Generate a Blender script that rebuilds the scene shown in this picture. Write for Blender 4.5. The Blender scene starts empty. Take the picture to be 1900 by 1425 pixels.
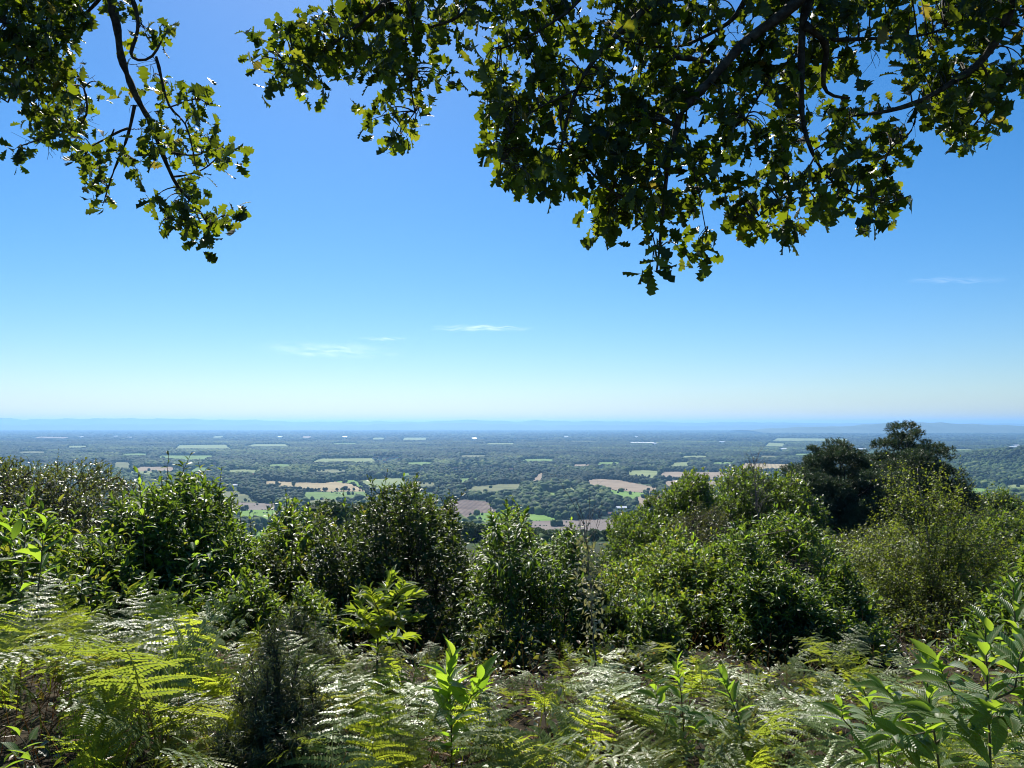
import bpy, bmesh, math, random
import numpy as np
from mathutils import Vector, Matrix
rng = np.random.default_rng(7)
random.seed(7)
PI = math.pi
scene = bpy.context.scene
COL = scene.collection

# ------------------------------------------------------------------ camera
EYE = 1.65
F = 1428.0                     # focal length in pixels of the 1900 px wide photograph
PITCH = math.atan(74.5 / F)    # the horizon lies below the middle of the picture
cam_d = bpy.data.cameras.new('camera'); cam = bpy.data.objects.new('camera', cam_d); COL.objects.link(cam)
cam.location = (0, 0, EYE); cam.rotation_euler = (PI / 2 + PITCH, 0, 0)
cam_d.sensor_width = 36; cam_d.lens = 36 * F / 1900
cam_d.clip_start = 0.05; cam_d.clip_end = 200000
scene.camera = cam
SP, CP = math.sin(PITCH), math.cos(PITCH)

def at(px, py, Y):
    """the point at distance Y (metres along +Y) seen at pixel px, py; arrays welcome"""
    px = np.asarray(px, float); py = np.asarray(py, float)
    u = (px - 950) / F; v = -(py - 712.5) / F
    dy = CP - v * SP; dz = SP + v * CP
    k = Y / dy
    return np.stack([u * k, np.zeros_like(u) + Y, EYE + dz * k], -1)

def pix(p):
    p = np.asarray(p, float)
    x, y, z = p[..., 0], p[..., 1], p[..., 2] - EYE
    d = y * CP + z * SP; w = -y * SP + z * CP
    return 950 + F * x / d, 712.5 - F * w / d

PLAIN = EYE - 170.0

def smin(a, b, k):
    h = np.clip(0.5 + 0.5 * (b - a) / k, 0, 1)
    return b * (1 - h) + a * h - k * h * (1 - h)

BUMPS = [(2250, 2950, 560, 420, 78), (3000, 3600, 700, 500, 90)]
def ground(x, y):
    x = np.asarray(x, float); y = np.asarray(y, float)
    yy = np.maximum(y, 0)
    a = np.where(yy < 15, -0.10 * yy - 0.002 * yy * yy, -1.95 - 0.16 * (yy - 15))
    a = a + np.where(y < 0, -0.03 * y, 0) * (y > -60) + np.where(y <= -60, 1.8, 0)
    a = a + 0.38 * np.exp(-((x + 3.0) / 2.3) ** 2 - ((y - 5.5) / 2.6) ** 2)      # the bank rises on the left
    near = np.exp(-(x * x + y * y) / 900.0)
    a = a + near * (0.10 * np.sin(x * 1.3 + 0.7) * np.sin(y * 1.1) + 0.05 * np.sin(x * 3.1 + y * 2.3)) + 0.0 * x
    a = a + (1 - near) * np.exp(-y / 700.0) * 3.0 * np.sin(x * 0.011 + 1) * np.clip(yy / 120.0, 0, 1)
    z = -smin(-a, -np.full_like(a, PLAIN), 14.0)
    flat = np.clip((yy - 1000) / 80.0, 0, 1)
    z = z * (1 - flat) + PLAIN * flat
    for bx, by, sx, sy, h in BUMPS:
        z = z + h * np.exp(-((x - bx) / sx) ** 2 - ((y - by) / sy) ** 2) * np.clip(yy / 900.0, 0, 1)
    return z

# ------------------------------------------------------------------ object helpers
def tag(o, label=None, cat=None, group=None, kind=None):
    if label: o['label'] = label
    if cat: o['category'] = cat
    if group: o['group'] = group
    if kind: o['kind'] = kind
    return o

def root(name, label, cat, loc, group=None):
    o = bpy.data.objects.new(name, None); COL.objects.link(o)
    o.location = loc; o.empty_display_size = 0.1
    return tag(o, label, cat, group)

class MB:
    """collects geometry and links it as one mesh object"""
    def __init__(s): s.V = []; s.L = []; s.S = []; s.R = []; s.U = []; s.n = 0
    def add(s, v, l, sz, r=None, uv=None):
        v = np.asarray(v, float).reshape(-1, 3)
        s.V.append(v); s.L.append(np.asarray(l, np.int64) + s.n); s.S.append(np.asarray(sz, np.int64))
        s.R.append(np.zeros(len(v)) if r is None else np.broadcast_to(np.asarray(r, float), (len(v),)))
        s.U.append(np.zeros((len(v), 2)) if uv is None else np.asarray(uv, float)); s.n += len(v)
    def scatter(s, tpl, pos, M, rnd):
        tv, tl, ts = tpl[0], tpl[1], tpl[2]
        N = len(pos)
        if N == 0: return
        v = np.einsum('nij,kj->nki', M, tv) + pos[:, None, :]
        k = len(tv)
        l = (tl[None, :] + (np.arange(N) * k)[:, None]).ravel()
        uv = np.tile(tv[:, :2] if len(tpl) < 4 else tpl[3], (N, 1))
        s.add(v.reshape(-1, 3), l, np.tile(ts, N), np.repeat(rnd, k), uv)
    def tube(s, pts, rad, sides=5, r=0.5):
        pts = np.asarray(pts, float); n = len(pts)
        rad = np.broadcast_to(np.asarray(rad, float), (n,))
        t = np.gradient(pts, axis=0); t /= np.linalg.norm(t, axis=1)[:, None] + 1e-12
        ref = np.where(np.abs(t[:, 2:3]) > 0.9, np.array([[1., 0, 0]]), np.array([[0, 0, 1.]]))
        a = np.cross(t, ref); a /= np.linalg.norm(a, axis=1)[:, None] + 1e-12
        b = np.cross(t, a)
        th = np.arange(sides) * 2 * PI / sides
        v = pts[:, None, :] + rad[:, None, None] * (np.cos(th)[None, :, None] * a[:, None, :] + np.sin(th)[None, :, None] * b[:, None, :])
        i, j = np.meshgrid(np.arange(n - 1), np.arange(sides), indexing='ij')
        j2 = (j + 1) % sides
        q = np.stack([i * sides + j, i * sides + j2, (i + 1) * sides + j2, (i + 1) * sides + j], -1).reshape(-1)
        cap = np.arange(sides)[::-1]; cap2 = (n - 1) * sides + np.arange(sides)
        s.add(v.reshape(-1, 3), np.concatenate([q, cap, cap2]), np.concatenate([np.full((n - 1) * sides, 4), [sides, sides]]), r)
    def mesh(s, name, mat, origin=(0, 0, 0), smooth=True):
        V = np.concatenate(s.V) - np.asarray(origin, float); L = np.concatenate(s.L); S = np.concatenate(s.S); R = np.concatenate(s.R); U = np.concatenate(s.U)
        me = bpy.data.meshes.new(name)
        me.vertices.add(len(V)); me.vertices.foreach_set('co', V.astype(np.float32).ravel())
        me.loops.add(len(L)); me.loops.foreach_set('vertex_index', L.astype(np.int32))
        me.polygons.add(len(S)); st = np.concatenate([[0], np.cumsum(S)[:-1]]).astype(np.int32)
        me.polygons.foreach_set('loop_start', st)
        at_ = me.attributes.new('rnd', 'FLOAT', 'POINT'); at_.data.foreach_set('value', R.astype(np.float32))
        if np.any(U):
            uvl = me.uv_layers.new(name='UVMap'); uvl.data.foreach_set('uv', U[L].astype(np.float32).ravel())
        me.polygons.foreach_set('use_smooth', np.full(len(S), smooth))
        me.update(calc_edges=True)
        me.materials.append(mat)
        return me
    def build(s, name, mat, parent=None, smooth=True):
        org = np.array(parent.location) if parent is not None else np.zeros(3)
        o = bpy.data.objects.new(name, s.mesh(name, mat, org, smooth)); COL.objects.link(o)
        if parent is not None: o.parent = parent
        return o

def norm(v): return v / (np.linalg.norm(v, axis=-1, keepdims=True) + 1e-12)

def frames(d, n, sx, sy, sz):
    """matrices whose columns are width, length (along d) and normal (near n), scaled"""
    d = norm(d); x = norm(np.cross(d, n)); z = np.cross(x, d)
    sx, sy, sz = [np.broadcast_to(np.asarray(q, float), (len(d),))[:, None] for q in (sx, sy, sz)]
    return np.stack([x * sx, d * sy, z * sz], -1)

def rand_dir(n):
    return norm(rng.normal(size=(n, 3)))

# ------------------------------------------------------------------ materials
def mat_new(name):
    m = bpy.data.materials.new(name); m.use_nodes = True
    nt = m.node_tree; nt.nodes.clear()
    return m, nt
def N(nt, t, **kw):
    n = nt.nodes.new(t)
    for k, v in kw.items(): setattr(n, k, v)
    return n
def ramp(nt, stops):
    r = N(nt, 'ShaderNodeValToRGB'); e = r.color_ramp.elements
    while len(e) < len(stops): e.new(0.5)
    for q, (p, c) in zip(e, stops): q.position = p; q.color = (*c, 1)
    return r

def spots(nt, r1, p):
    """brown spots and blotches that belong to the leaf, pale midrib"""
    L = nt.links.new; tc = N(nt, 'ShaderNodeTexCoord'); no = N(nt, 'ShaderNodeTexNoise'); no.inputs['Scale'].default_value = 45; no.inputs['Detail'].default_value = 3
    L(tc.outputs['Object'], no.inputs['Vector']); r = ramp(nt, [(0.60, (0, 0, 0)), (0.68, (1, 1, 1))]); L(no.outputs[0], r.inputs[0])
    mx = N(nt, 'ShaderNodeMix', data_type='RGBA'); L(r.outputs[0], mx.inputs[0]); L(r1.outputs[0], mx.inputs[6]); mx.inputs[7].default_value = (0.09, 0.055, 0.02, 1)
    uv = N(nt, 'ShaderNodeUVMap', uv_map='UVMap'); sp = N(nt, 'ShaderNodeSeparateXYZ'); L(uv.outputs[0], sp.inputs[0])
    ab = N(nt, 'ShaderNodeMath', operation='ABSOLUTE'); L(sp.outputs[0], ab.inputs[0]); lt = N(nt, 'ShaderNodeMath', operation='LESS_THAN'); L(ab.outputs[0], lt.inputs[0]); lt.inputs[1].default_value = .012
    m2 = N(nt, 'ShaderNodeMix', data_type='RGBA'); L(lt.outputs[0], m2.inputs[0]); L(mx.outputs[2], m2.inputs[6]); m2.inputs[7].default_value = (0.16, 0.18, 0.06, 1); L(m2.outputs[2], p.inputs['Base Color'])

def leaf_mat(name, cols, trans, tf=0.45, rough=0.35, spec=0.5, objmix=0.0, veins=False):
    m, nt = mat_new(name); L = nt.links.new
    out = N(nt, 'ShaderNodeOutputMaterial')
    a = N(nt, 'ShaderNodeAttribute', attribute_name='rnd')
    fac = a.outputs['Fac']
    if objmix:
        oi = N(nt, 'ShaderNodeObjectInfo'); mx = N(nt, 'ShaderNodeMix'); mx.inputs[0].default_value = objmix
        L(a.outputs['Fac'], mx.inputs[2]); L(oi.outputs['Random'], mx.inputs[3]); fac = mx.outputs[0]
    r1 = ramp(nt, cols); r2 = ramp(nt, trans); L(fac, r1.inputs[0]); L(fac, r2.inputs[0])
    p = N(nt, 'ShaderNodeBsdfPrincipled'); p.inputs['Roughness'].default_value = rough
    p.inputs['Specular IOR Level'].default_value = spec
    t = N(nt, 'ShaderNodeBsdfTranslucent'); mixs = N(nt, 'ShaderNodeMixShader'); mixs.inputs[0].default_value = tf
    if not veins: L(r1.outputs[0], p.inputs['Base Color'])
    L(r2.outputs[0], t.inputs['Color'])
    if veins:
        spots(nt, r1, p)
        uv = N(nt, 'ShaderNodeUVMap', uv_map='UVMap'); sp = N(nt, 'ShaderNodeSeparateXYZ'); L(uv.outputs[0], sp.inputs[0])
        ab = N(nt, 'ShaderNodeMath', operation='ABSOLUTE'); L(sp.outputs[0], ab.inputs[0])
        ma = N(nt, 'ShaderNodeMath', operation='MULTIPLY_ADD'); L(ab.outputs[0], ma.inputs[0]); ma.inputs[1].default_value = -1.0; L(sp.outputs[1], ma.inputs[2])
        mu = N(nt, 'ShaderNodeMath', operation='MULTIPLY'); L(ma.outputs[0], mu.inputs[0]); mu.inputs[1].default_value = 2 * PI * 14
        si = N(nt, 'ShaderNodeMath', operation='SINE'); L(mu.outputs[0], si.inputs[0])
        bp = N(nt, 'ShaderNodeBump'); bp.inputs['Strength'].default_value = 0.5; bp.inputs['Distance'].default_value = 0.004
        L(si.outputs[0], bp.inputs['Height']); L(bp.outputs[0], p.inputs['Normal'])
    L(p.outputs[0], mixs.inputs[1]); L(t.outputs[0], mixs.inputs[2]); L(mixs.outputs[0], out.inputs[0])
    return m

def plain_mat(name, cols, rough=0.9, scale=8.0, spec=0.2, bump=0.0):
    m, nt = mat_new(name); L = nt.links.new
    out = N(nt, 'ShaderNodeOutputMaterial'); p = N(nt, 'ShaderNodeBsdfPrincipled')
    tc = N(nt, 'ShaderNodeTexCoord'); no = N(nt, 'ShaderNodeTexNoise'); no.inputs['Scale'].default_value = scale; no.inputs['Detail'].default_value = 5
    L(tc.outputs['Object'], no.inputs['Vector']); r = ramp(nt, cols); L(no.outputs[0], r.inputs[0])
    L(r.outputs[0], p.inputs['Base Color']); p.inputs['Roughness'].default_value = rough; p.inputs['Specular IOR Level'].default_value = spec
    if bump:
        b = N(nt, 'ShaderNodeBump'); b.inputs['Strength'].default_value = 0.8; b.inputs['Distance'].default_value = bump
        L(no.outputs[0], b.inputs['Height']); L(b.outputs[0], p.inputs['Normal'])
    L(p.outputs[0], out.inputs[0])
    return m

# ------------------------------------------------------------------ sky and sun
SUN_EL, SUN_AZ = math.radians(46), math.radians(-14)      # azimuth from straight ahead, positive to the right
sun_dir = Vector((math.sin(SUN_AZ) * math.cos(SUN_EL), math.cos(SUN_AZ) * math.cos(SUN_EL), math.sin(SUN_EL)))
sd = bpy.data.lights.new('sun', 'SUN'); sd.energy = 5.0; sd.angle = math.radians(0.53); sd.color = (1, 0.95, 0.86)
sun = bpy.data.objects.new('sun', sd); COL.objects.link(sun)
sun.rotation_euler = (-sun_dir).to_track_quat('-Z', 'Y').to_euler()
w = bpy.data.worlds.new('World'); scene.world = w; w.use_nodes = True
wn = w.node_tree; bg = wn.nodes['Background']; bg.inputs[1].default_value = 0.065
sky = wn.nodes.new('ShaderNodeTexSky'); sky.sky_type = 'NISHITA'; sky.sun_disc = False
sky.sun_elevation = SUN_EL; sky.sun_rotation = SUN_AZ
sky.altitude = 300; sky.air_density = 1.12; sky.dust_density = 0.42; sky.ozone_density = 8.0
hs = wn.nodes.new('ShaderNodeHueSaturation'); hs.inputs['Saturation'].default_value = 1.24
wn.links.new(sky.outputs[0], hs.inputs['Color']); wn.links.new(hs.outputs[0], bg.inputs[0])

scene.view_settings.view_transform = 'Standard'; scene.view_settings.look = 'None'
scene.view_settings.exposure = 0.90; scene.view_settings.gamma = 1.0
c = scene.cycles
c.pixel_filter_type = 'BLACKMAN_HARRIS'; c.filter_width = 1.05
c.max_bounces = 6; c.diffuse_bounces = 2; c.glossy_bounces = 2; c.transmission_bounces = 4; c.volume_bounces = 0; c.transparent_max_bounces = 6
c.sample_clamp_indirect = 6.0
# ------------------------------------------------------------------ ground
def ground_material():
    m, nt = mat_new('ground'); L = nt.links.new
    out = N(nt, 'ShaderNodeOutputMaterial'); p = N(nt, 'ShaderNodeBsdfPrincipled'); p.inputs['Roughness'].default_value = 0.95
    p.inputs['Specular IOR Level'].default_value = 0.1
    g = N(nt, 'ShaderNodeNewGeometry'); sp = N(nt, 'ShaderNodeSeparateXYZ'); L(g.outputs['Position'], sp.inputs[0])
    mr = N(nt, 'ShaderNodeMapRange'); mr.inputs[1].default_value = -2; mr.inputs[2].default_value = -12; L(sp.outputs[2], mr.inputs[0])
    n1 = N(nt, 'ShaderNodeTexNoise'); n1.inputs['Scale'].default_value = 7; n1.inputs['Detail'].default_value = 8; L(g.outputs['Position'], n1.inputs['Vector'])
    r1 = ramp(nt, [(0.3, (0.010, 0.008, 0.005)), (0.5, (0.022, 0.017, 0.010)), (0.72, (0.06, 0.045, 0.025))]); L(n1.outputs[0], r1.inputs[0])
    n2 = N(nt, 'ShaderNodeTexNoise'); n2.inputs['Scale'].default_value = 0.004; n2.inputs['Detail'].default_value = 9; L(g.outputs['Position'], n2.inputs['Vector'])
    r2 = ramp(nt, [(0.35, (0.016, 0.034, 0.014)), (0.55, (0.03, 0.055, 0.02)), (0.7, (0.05, 0.08, 0.028))]); L(n2.outputs[0], r2.inputs[0])
    mx = N(nt, 'ShaderNodeMix', data_type='RGBA'); L(mr.outputs[0], mx.inputs[0]); L(r1.outputs[0], mx.inputs[6]); L(r2.outputs[0], mx.inputs[7])
    L(mx.outputs[2], p.inputs['Base Color']); L(p.outputs[0], out.inputs[0])
    return m
def polar_sheet():
    rad = np.concatenate([[0.0], np.geomspace(0.4, 44000, 230)])
    ang = np.concatenate([np.linspace(-48, 48, 241), np.linspace(52, 308, 65)]) * PI / 180
    R, A = np.meshgrid(rad, ang, indexing='ij')
    X, Y = R * np.sin(A), R * np.cos(A)
    Z = ground(X, Y)
    nr, na = R.shape
    i, j = np.meshgrid(np.arange(nr - 1), np.arange(na), indexing='ij'); j2 = (j + 1) % na
    q = np.stack([i * na + j, (i + 1) * na + j, (i + 1) * na + j2, i * na + j2], -1)[:, :, ::-1].reshape(-1)
    b = MB(); b.add(np.stack([X, Y, Z], -1).reshape(-1, 3), q, np.full((nr - 1) * na, 4)); return b
tag(polar_sheet().build('ground', ground_material()), kind='structure')

# ------------------------------------------------------------------ far hills (the downs on the horizon)
hill_mat = plain_mat('downland', [(0.3, (0.035, 0.05, 0.022)), (0.7, (0.08, 0.10, 0.04))], scale=0.0006)
def ridge(name, Y, depth, prof, x0=-200, x1=2100):
    px = np.linspace(x0, x1, 180); top = np.interp(px, [p[0] for p in prof], [p[1] for p in prof])
    top = top + 0.35 * np.sin(px * 0.05) + 0.25 * np.sin(px * 0.13 + 1)
    t = np.linspace(-1, 1, 13)
    pk = at(px, top, Y)
    H = pk[:, 2] - PLAIN
    s = np.cos(t * PI / 2) ** 1.3
    V = np.zeros((len(px), len(t), 3))
    V[:, :, 0] = pk[:, 0][:, None]; V[:, :, 1] = Y + t[None, :] * depth
    wob = 1 + 0.12 * np.sin(px[:, None] * 0.11 + t[None, :] * 3) * (np.abs(t)[None, :] > 0.1)
    V[:, :, 2] = PLAIN - 3 + (H[:, None] + 3) * s[None, :] * np.where(s[None, :] > 0.98, 1, wob)
    n, k = V.shape[:2]
    i, j = np.meshgrid(np.arange(n - 1), np.arange(k - 1), indexing='ij')
    q = np.stack([i * k + j, (i + 1) * k + j, (i + 1) * k + j + 1, i * k + j + 1], -1).reshape(-1)
    b = MB(); b.add(V.reshape(-1, 3), q, np.full((n - 1) * (k - 1), 4)); return tag(b.build(name, hill_mat), kind='structure')
ridge('hills', 29000, 2600, [(-200, 775), (0, 776), (50, 779.5), (150, 777), (300, 777), (400, 779), (480, 780), (540, 783), (600, 783), (680, 782), (760, 783), (830, 781), (870, 779.5), (930, 781), (960, 783), (1000, 780), (1060, 782), (1150, 782), (1230, 783), (1280, 784.5), (1400, 783.5), (1500, 785), (1600, 785.5), (2100, 786)])
ridge('hills', 23500, 2200, [(-200, 788), (100, 788), (300, 787), (450, 788), (600, 790), (720, 787), (850, 785), (950, 787), (1000, 789), (1150, 788), (1300, 790), (1450, 788), (1600, 790), (2100, 790)])
ridge('hills', 15000, 1800, [(-200, 799), (1380, 798.5), (1420, 796), (1500, 792.5), (1600, 790.5), (1625, 787), (1650, 784.5), (1720, 785), (1800, 787), (1860, 790), (1950, 791), (2100, 792)], 1380)

# ------------------------------------------------------------------ fields
def field_mat(name, c1, c2, rows=0.0, ang=0.0, patch=0.012):
    m, nt = mat_new(name); L = nt.links.new
    out = N(nt, 'ShaderNodeOutputMaterial'); p = N(nt, 'ShaderNodeBsdfPrincipled'); p.inputs['Roughness'].default_value = 0.95; p.inputs['Specular IOR Level'].default_value = 0.1
    g = N(nt, 'ShaderNodeNewGeometry'); n1 = N(nt, 'ShaderNodeTexNoise'); n1.inputs['Scale'].default_value = patch; n1.inputs['Detail'].default_value = 7; n1.inputs['Roughness'].default_value = 0.65
    L(g.outputs['Position'], n1.inputs['Vector']); r = ramp(nt, [(0.38, c1), (0.64, c2)]); L(n1.outputs[0], r.inputs[0])
    col = r.outputs[0]
    if rows:
        mp = N(nt, 'ShaderNodeMapping'); mp.inputs['Rotation'].default_value = (0, 0, ang); L(g.outputs['Position'], mp.inputs[0])
        wv = N(nt, 'ShaderNodeTexWave'); wv.inputs['Scale'].default_value = rows; wv.inputs['Distortion'].default_value = 1.5; wv.inputs['Detail'].default_value = 2; L(mp.outputs[0], wv.inputs['Vector'])
        mx = N(nt, 'ShaderNodeMix', data_type='RGBA', blend_type='MULTIPLY'); rr = ramp(nt, [(0.0, (0.72, 0.72, 0.72)), (0.6, (1, 1, 1))]); L(wv.outputs[1], rr.inputs[0])
        mx.inputs[0].default_value = 1; L(col, mx.inputs[6]); L(rr.outputs[0], mx.inputs[7]); col = mx.outputs[2]
    L(col, p.inputs['Base Color']); L(p.outputs[0], out.inputs[0]); return m
FM = {
 'green': field_mat('pasture', (0.085, 0.15, 0.038), (0.14, 0.21, 0.06)),
 'lawn': field_mat('bright_pasture', (0.10, 0.19, 0.035), (0.145, 0.24, 0.05)),
 'pale': field_mat('dry_pasture', (0.13, 0.17, 0.065), (0.20, 0.23, 0.10)),
 'straw': field_mat('stubble', (0.25, 0.20, 0.11), (0.36, 0.29, 0.17), 0.02, 0.3),
 'tan': field_mat('harvested', (0.21, 0.165, 0.115), (0.29, 0.23, 0.165), 0.025, 0.9),
 'plough': field_mat('ploughland', (0.095, 0.07, 0.06), (0.18, 0.14, 0.115), 0.03, 0.1, 0.02),
 'mauve': field_mat('harrowed', (0.15, 0.125, 0.11), (0.21, 0.175, 0.15), 0.03, 1.2),
 'olive': field_mat('rough_pasture', (0.09, 0.105, 0.05), (0.16, 0.165, 0.08)),
 'white': field_mat('polytunnel_white', (0.4, 0.41, 0.4), (0.55, 0.56, 0.54)),
}
FIELDS = [
 ('pale', [(323, 832), (331, 826), (420, 825), (431, 832)]), ('pale', [(451, 828), (470, 824), (530, 824), (542, 828)]),
 ('green', [(286, 848), (300, 845), (399, 845), (380, 852), (340, 852)]), ('tan', [(556, 812), (562, 809), (579, 809), (577, 813)]),
 ('olive', [(207, 866), (212, 857), (242, 858), (246, 868)]), ('tan', [(249, 874), (255, 866), (327, 866), (320, 873)]),
 ('green', [(350, 874), (362, 867), (389, 867), (380, 874)]), ('pale', [(577, 856), (590, 851), (700, 850), (692, 856)]),
 ('straw', [(488, 896), (492, 892), (560, 895), (600, 896), (635, 892), (655, 899), (690, 911), (640, 911), (585, 904), (530, 901)]),
 ('lawn', [(624, 894), (632, 891), (660, 890), (678, 900), (684, 911), (692, 911), (658, 899)]), ('pale', [(668, 892), (700, 888), (745, 887), (757, 893), (750, 904), (700, 906), (684, 903)]),
 ('green', [(557, 919), (565, 913), (687, 912), (684, 919), (600, 921)]), ('olive', [(404, 928), (410, 912), (440, 912), (458, 918), (478, 930)]),
 ('mauve', [(425, 944), (435, 932), (512, 934), (519, 944)]), ('lawn', [(440, 958), (444, 946), (519, 946), (517, 958)]),
 ('lawn', [(455, 1000), (490, 976), (540, 975), (548, 1003), (500, 1010)]), ('plough', [(812, 950), (820, 931), (860, 927), (905, 930), (924, 942), (915, 955), (860, 957)]),
 ('lawn', [(874, 965), (885, 952), (960, 951), (1010, 955), (1060, 962), (1094, 963), (1090, 967)]), ('mauve', [(975, 982), (985, 967), (1050, 965), (1156, 963), (1150, 978), (1080, 985)]),
 ('tan', [(1083, 898), (1092, 891), (1105, 888), (1150, 891), (1221, 899), (1218, 909), (1160, 907), (1120, 902)]), ('lawn', [(1123, 909), (1135, 909), (1199, 915), (1195, 922), (1150, 921)]),
 ('tan', [(1180, 936), (1182, 922), (1205, 919), (1226, 920), (1226, 936)]), ('straw', [(1190, 985), (1195, 969), (1215, 970), (1220, 992)]),
 ('lawn', [(1070, 930), (1075, 928), (1096, 928), (1094, 931)]), ('pale', [(1156, 880), (1165, 874), (1190, 872), (1223, 874), (1220, 884), (1190, 884)]),
 ('tan', [(1220, 882), (1230, 875), (1340, 876), (1400, 884), (1340, 885)]), ('pale', [(1237, 865), (1250, 858), (1282, 857), (1280, 864)]),
 ('tan', [(1230, 893), (1250, 891), (1345, 893), (1345, 900), (1240, 902)]),
 ('olive', [(858, 908), (880, 902), (930, 898), (968, 897), (965, 906), (900, 912)]), ('tan', [(963, 894), (985, 890), (1000, 878), (1010, 877), (1005, 892)]),
 ('pale', [(686, 815), (692, 812), (718, 812), (715, 815)]), ('pale', [(740, 816), (750, 812), (797, 812), (790, 816)]),
 ('white', [(1166, 821.5), (1170, 820), (1215, 820.3), (1212, 821.8)]), ('pale', [(1430, 818), (1440, 813), (1580, 814), (1570, 818)]),
 ('pale', [(1417, 828), (1425, 821), (1458, 823), (1455, 828)]), ('straw', [(1368, 868), (1380, 859), (1476, 862), (1476, 868)]),
 ('lawn', [(1785, 913), (1795, 905), (1840, 907), (1836, 913)]), ('pale', [(1860, 905), (1870, 899), (1920, 899), (1920, 905)]),
] + [(k_, [(x_ - w_ / 2, y_ + h_), (x_ - w_ * .42, y_), (x_ + w_ * .1, y_ - h_ * .35), (x_ + w_ * .5, y_ + h_ * .1), (x_ + w_ * .36, y_ + h_)]) for k_, x_, y_, w_, h_ in [
  ('pale', 450, 872, 60, 3), ('green', 520, 862, 50, 3), ('olive', 610, 872, 80, 4), ('green', 780, 858, 60, 3), ('green', 1000, 852, 70, 3), ('tan', 1080, 862, 40, 2.5), ('green', 1130, 858, 50, 3), 
  ('olive', 880, 845, 60, 2.2), ('green', 250, 842, 60, 2.4), ('olive', 60, 838, 60, 2.2), ('pale', 1290, 846, 60, 2.4),
  ('green', 1340, 858, 50, 2.6), ('olive', 1420, 846, 60, 2.2), ('green', 760, 878, 40, 3), ('pale', 720, 918, 60, 4), ('green', 790, 915, 40, 4), ('olive', 600, 928, 70, 5), ('pale', 640, 940, 50, 4), ('green', 560, 950, 60, 5), ('green', 1020, 915, 40, 3), ('pale', 1060, 905, 30, 3),
  ('green', 870, 888, 40, 3), ('olive', 790, 896, 50, 4), ('green', 1500, 842, 60, 2), ('pale', 1780, 834, 60, 1.6), ('olive', 1080, 818, 60, 1.2), ('green', 640, 822, 50, 1.2)]] + [
 ('pale', [(120, 830), (130, 827), (165, 827), (160, 830)]), ('pale', [(390, 811), (400, 809), (420, 809), (415, 811)]),
 ('tan', [(60, 812), (75, 810), (130, 811), (120, 813)]), ('pale', [(900, 824), (905, 822), (960, 822), (950, 824)]), ('pale', [(230, 876), (240, 874), (290, 875), (280, 879)]),
]
def to_plain(px, py, h=0.0):
    px = np.asarray(px, float); py = np.asarray(py, float)
    u = (px - 950) / F; v = -(py - 712.5) / F
    dy = CP - v * SP; dz = SP + v * CP
    k = (PLAIN + h - EYE) / dz
    return np.stack([u * k, dy * k, np.full_like(k, PLAIN + h)], -1)
def inside(poly, x, y):
    r = np.zeros(np.shape(x), bool); n = len(poly)
    for i in range(n):
        x1, y1 = poly[i]; x2, y2 = poly[(i + 1) % n]
        if y1 == y2: continue
        r ^= ((y1 > y) != (y2 > y)) & (x < (x2 - x1) * (y - y1) / (y2 - y1) + x1)
    return r
FW = []
FNAME = {'green': 'field', 'lawn': 'field', 'pale': 'field', 'straw': 'field', 'tan': 'field', 'plough': 'field', 'mauve': 'field', 'olive': 'field', 'white': 'field'}
for fi, (kind, poly) in enumerate(FIELDS):
    p = np.array(poly, float); cy = p[:, 1].mean()
    ext = p.copy(); low = ext[:, 1] > cy
    d = 170 * F / np.maximum(ext[:, 1] - 787, 4)
    ext[low, 1] += np.minimum(9 * F / d[low], 16)      # the field runs on behind the trees that stand in front of its near edge
    W = to_plain(ext[:, 0], ext[:, 1], 0.4 + 0.02 * fi)
    b = MB(); c0 = W.mean(0)
    me = bpy.data.meshes.new('field'); bm = bmesh.new(); bm.faces.new([bm.verts.new(q) for q in W]); bmesh.ops.triangulate(bm, faces=bm.faces[:])
    bmesh.ops.recalc_face_normals(bm, faces=bm.faces[:])
    if sum(f.normal.z for f in bm.faces) < 0: bmesh.ops.reverse_faces(bm, faces=bm.faces[:])
    bm.to_mesh(me); bm.free(); me.materials.append(FM[kind])
    o = bpy.data.objects.new('field', me); COL.objects.link(o); tag(o, kind='structure')
    FW.append((W[:, :2], p))

# ------------------------------------------------------------------ trees of the valley
def ico(sub):
    bm = bmesh.new(); bmesh.ops.create_icosphere(bm, subdivisions=sub, radius=1)
    v = np.array([q.co[:] for q in bm.verts]); l = np.array([[q.index for q in f.verts] for f in bm.faces]).ravel(); bm.free()
    return v, l, np.full(len(l) // 3, 3)
def lumpy(sub, amp, seed, low=0.45):
    r = np.random.default_rng(seed); v, l, s = ico(sub); v = v.copy()
    d = np.zeros(len(v))
    for k in range(10):
        c0 = r.normal(size=3); c0[2] = abs(c0[2]) * 0.6; c0 /= np.linalg.norm(c0)
        d += amp * np.maximum(0, (v @ c0) - 0.55) * 2.2 * r.uniform(0.3, 1)
    d += r.normal(size=len(v)) * amp * 0.35
    v = v * (0.8 + d)[:, None]
    v[:, 2] = np.maximum(v[:, 2], -low)
    v[:, 2] += low; v[:, 2] /= v[:, 2].max(); rr = np.abs(v[:, :2]).max(); v[:, :2] /= rr * 1.0
    return v, l, s        # unit height from its base, unit radius
valley_leaf = leaf_mat('valley_foliage', [(0.0, (0.018, 0.038, 0.012)), (0.5, (0.042, 0.08, 0.02)), (1.0, (0.10, 0.145, 0.036))], [(0.0, (0.04, 0.08, 0.015)), (1.0, (0.09, 0.14, 0.025))], tf=0.2, rough=0.7, spec=0.15, objmix=0.5)
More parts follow.
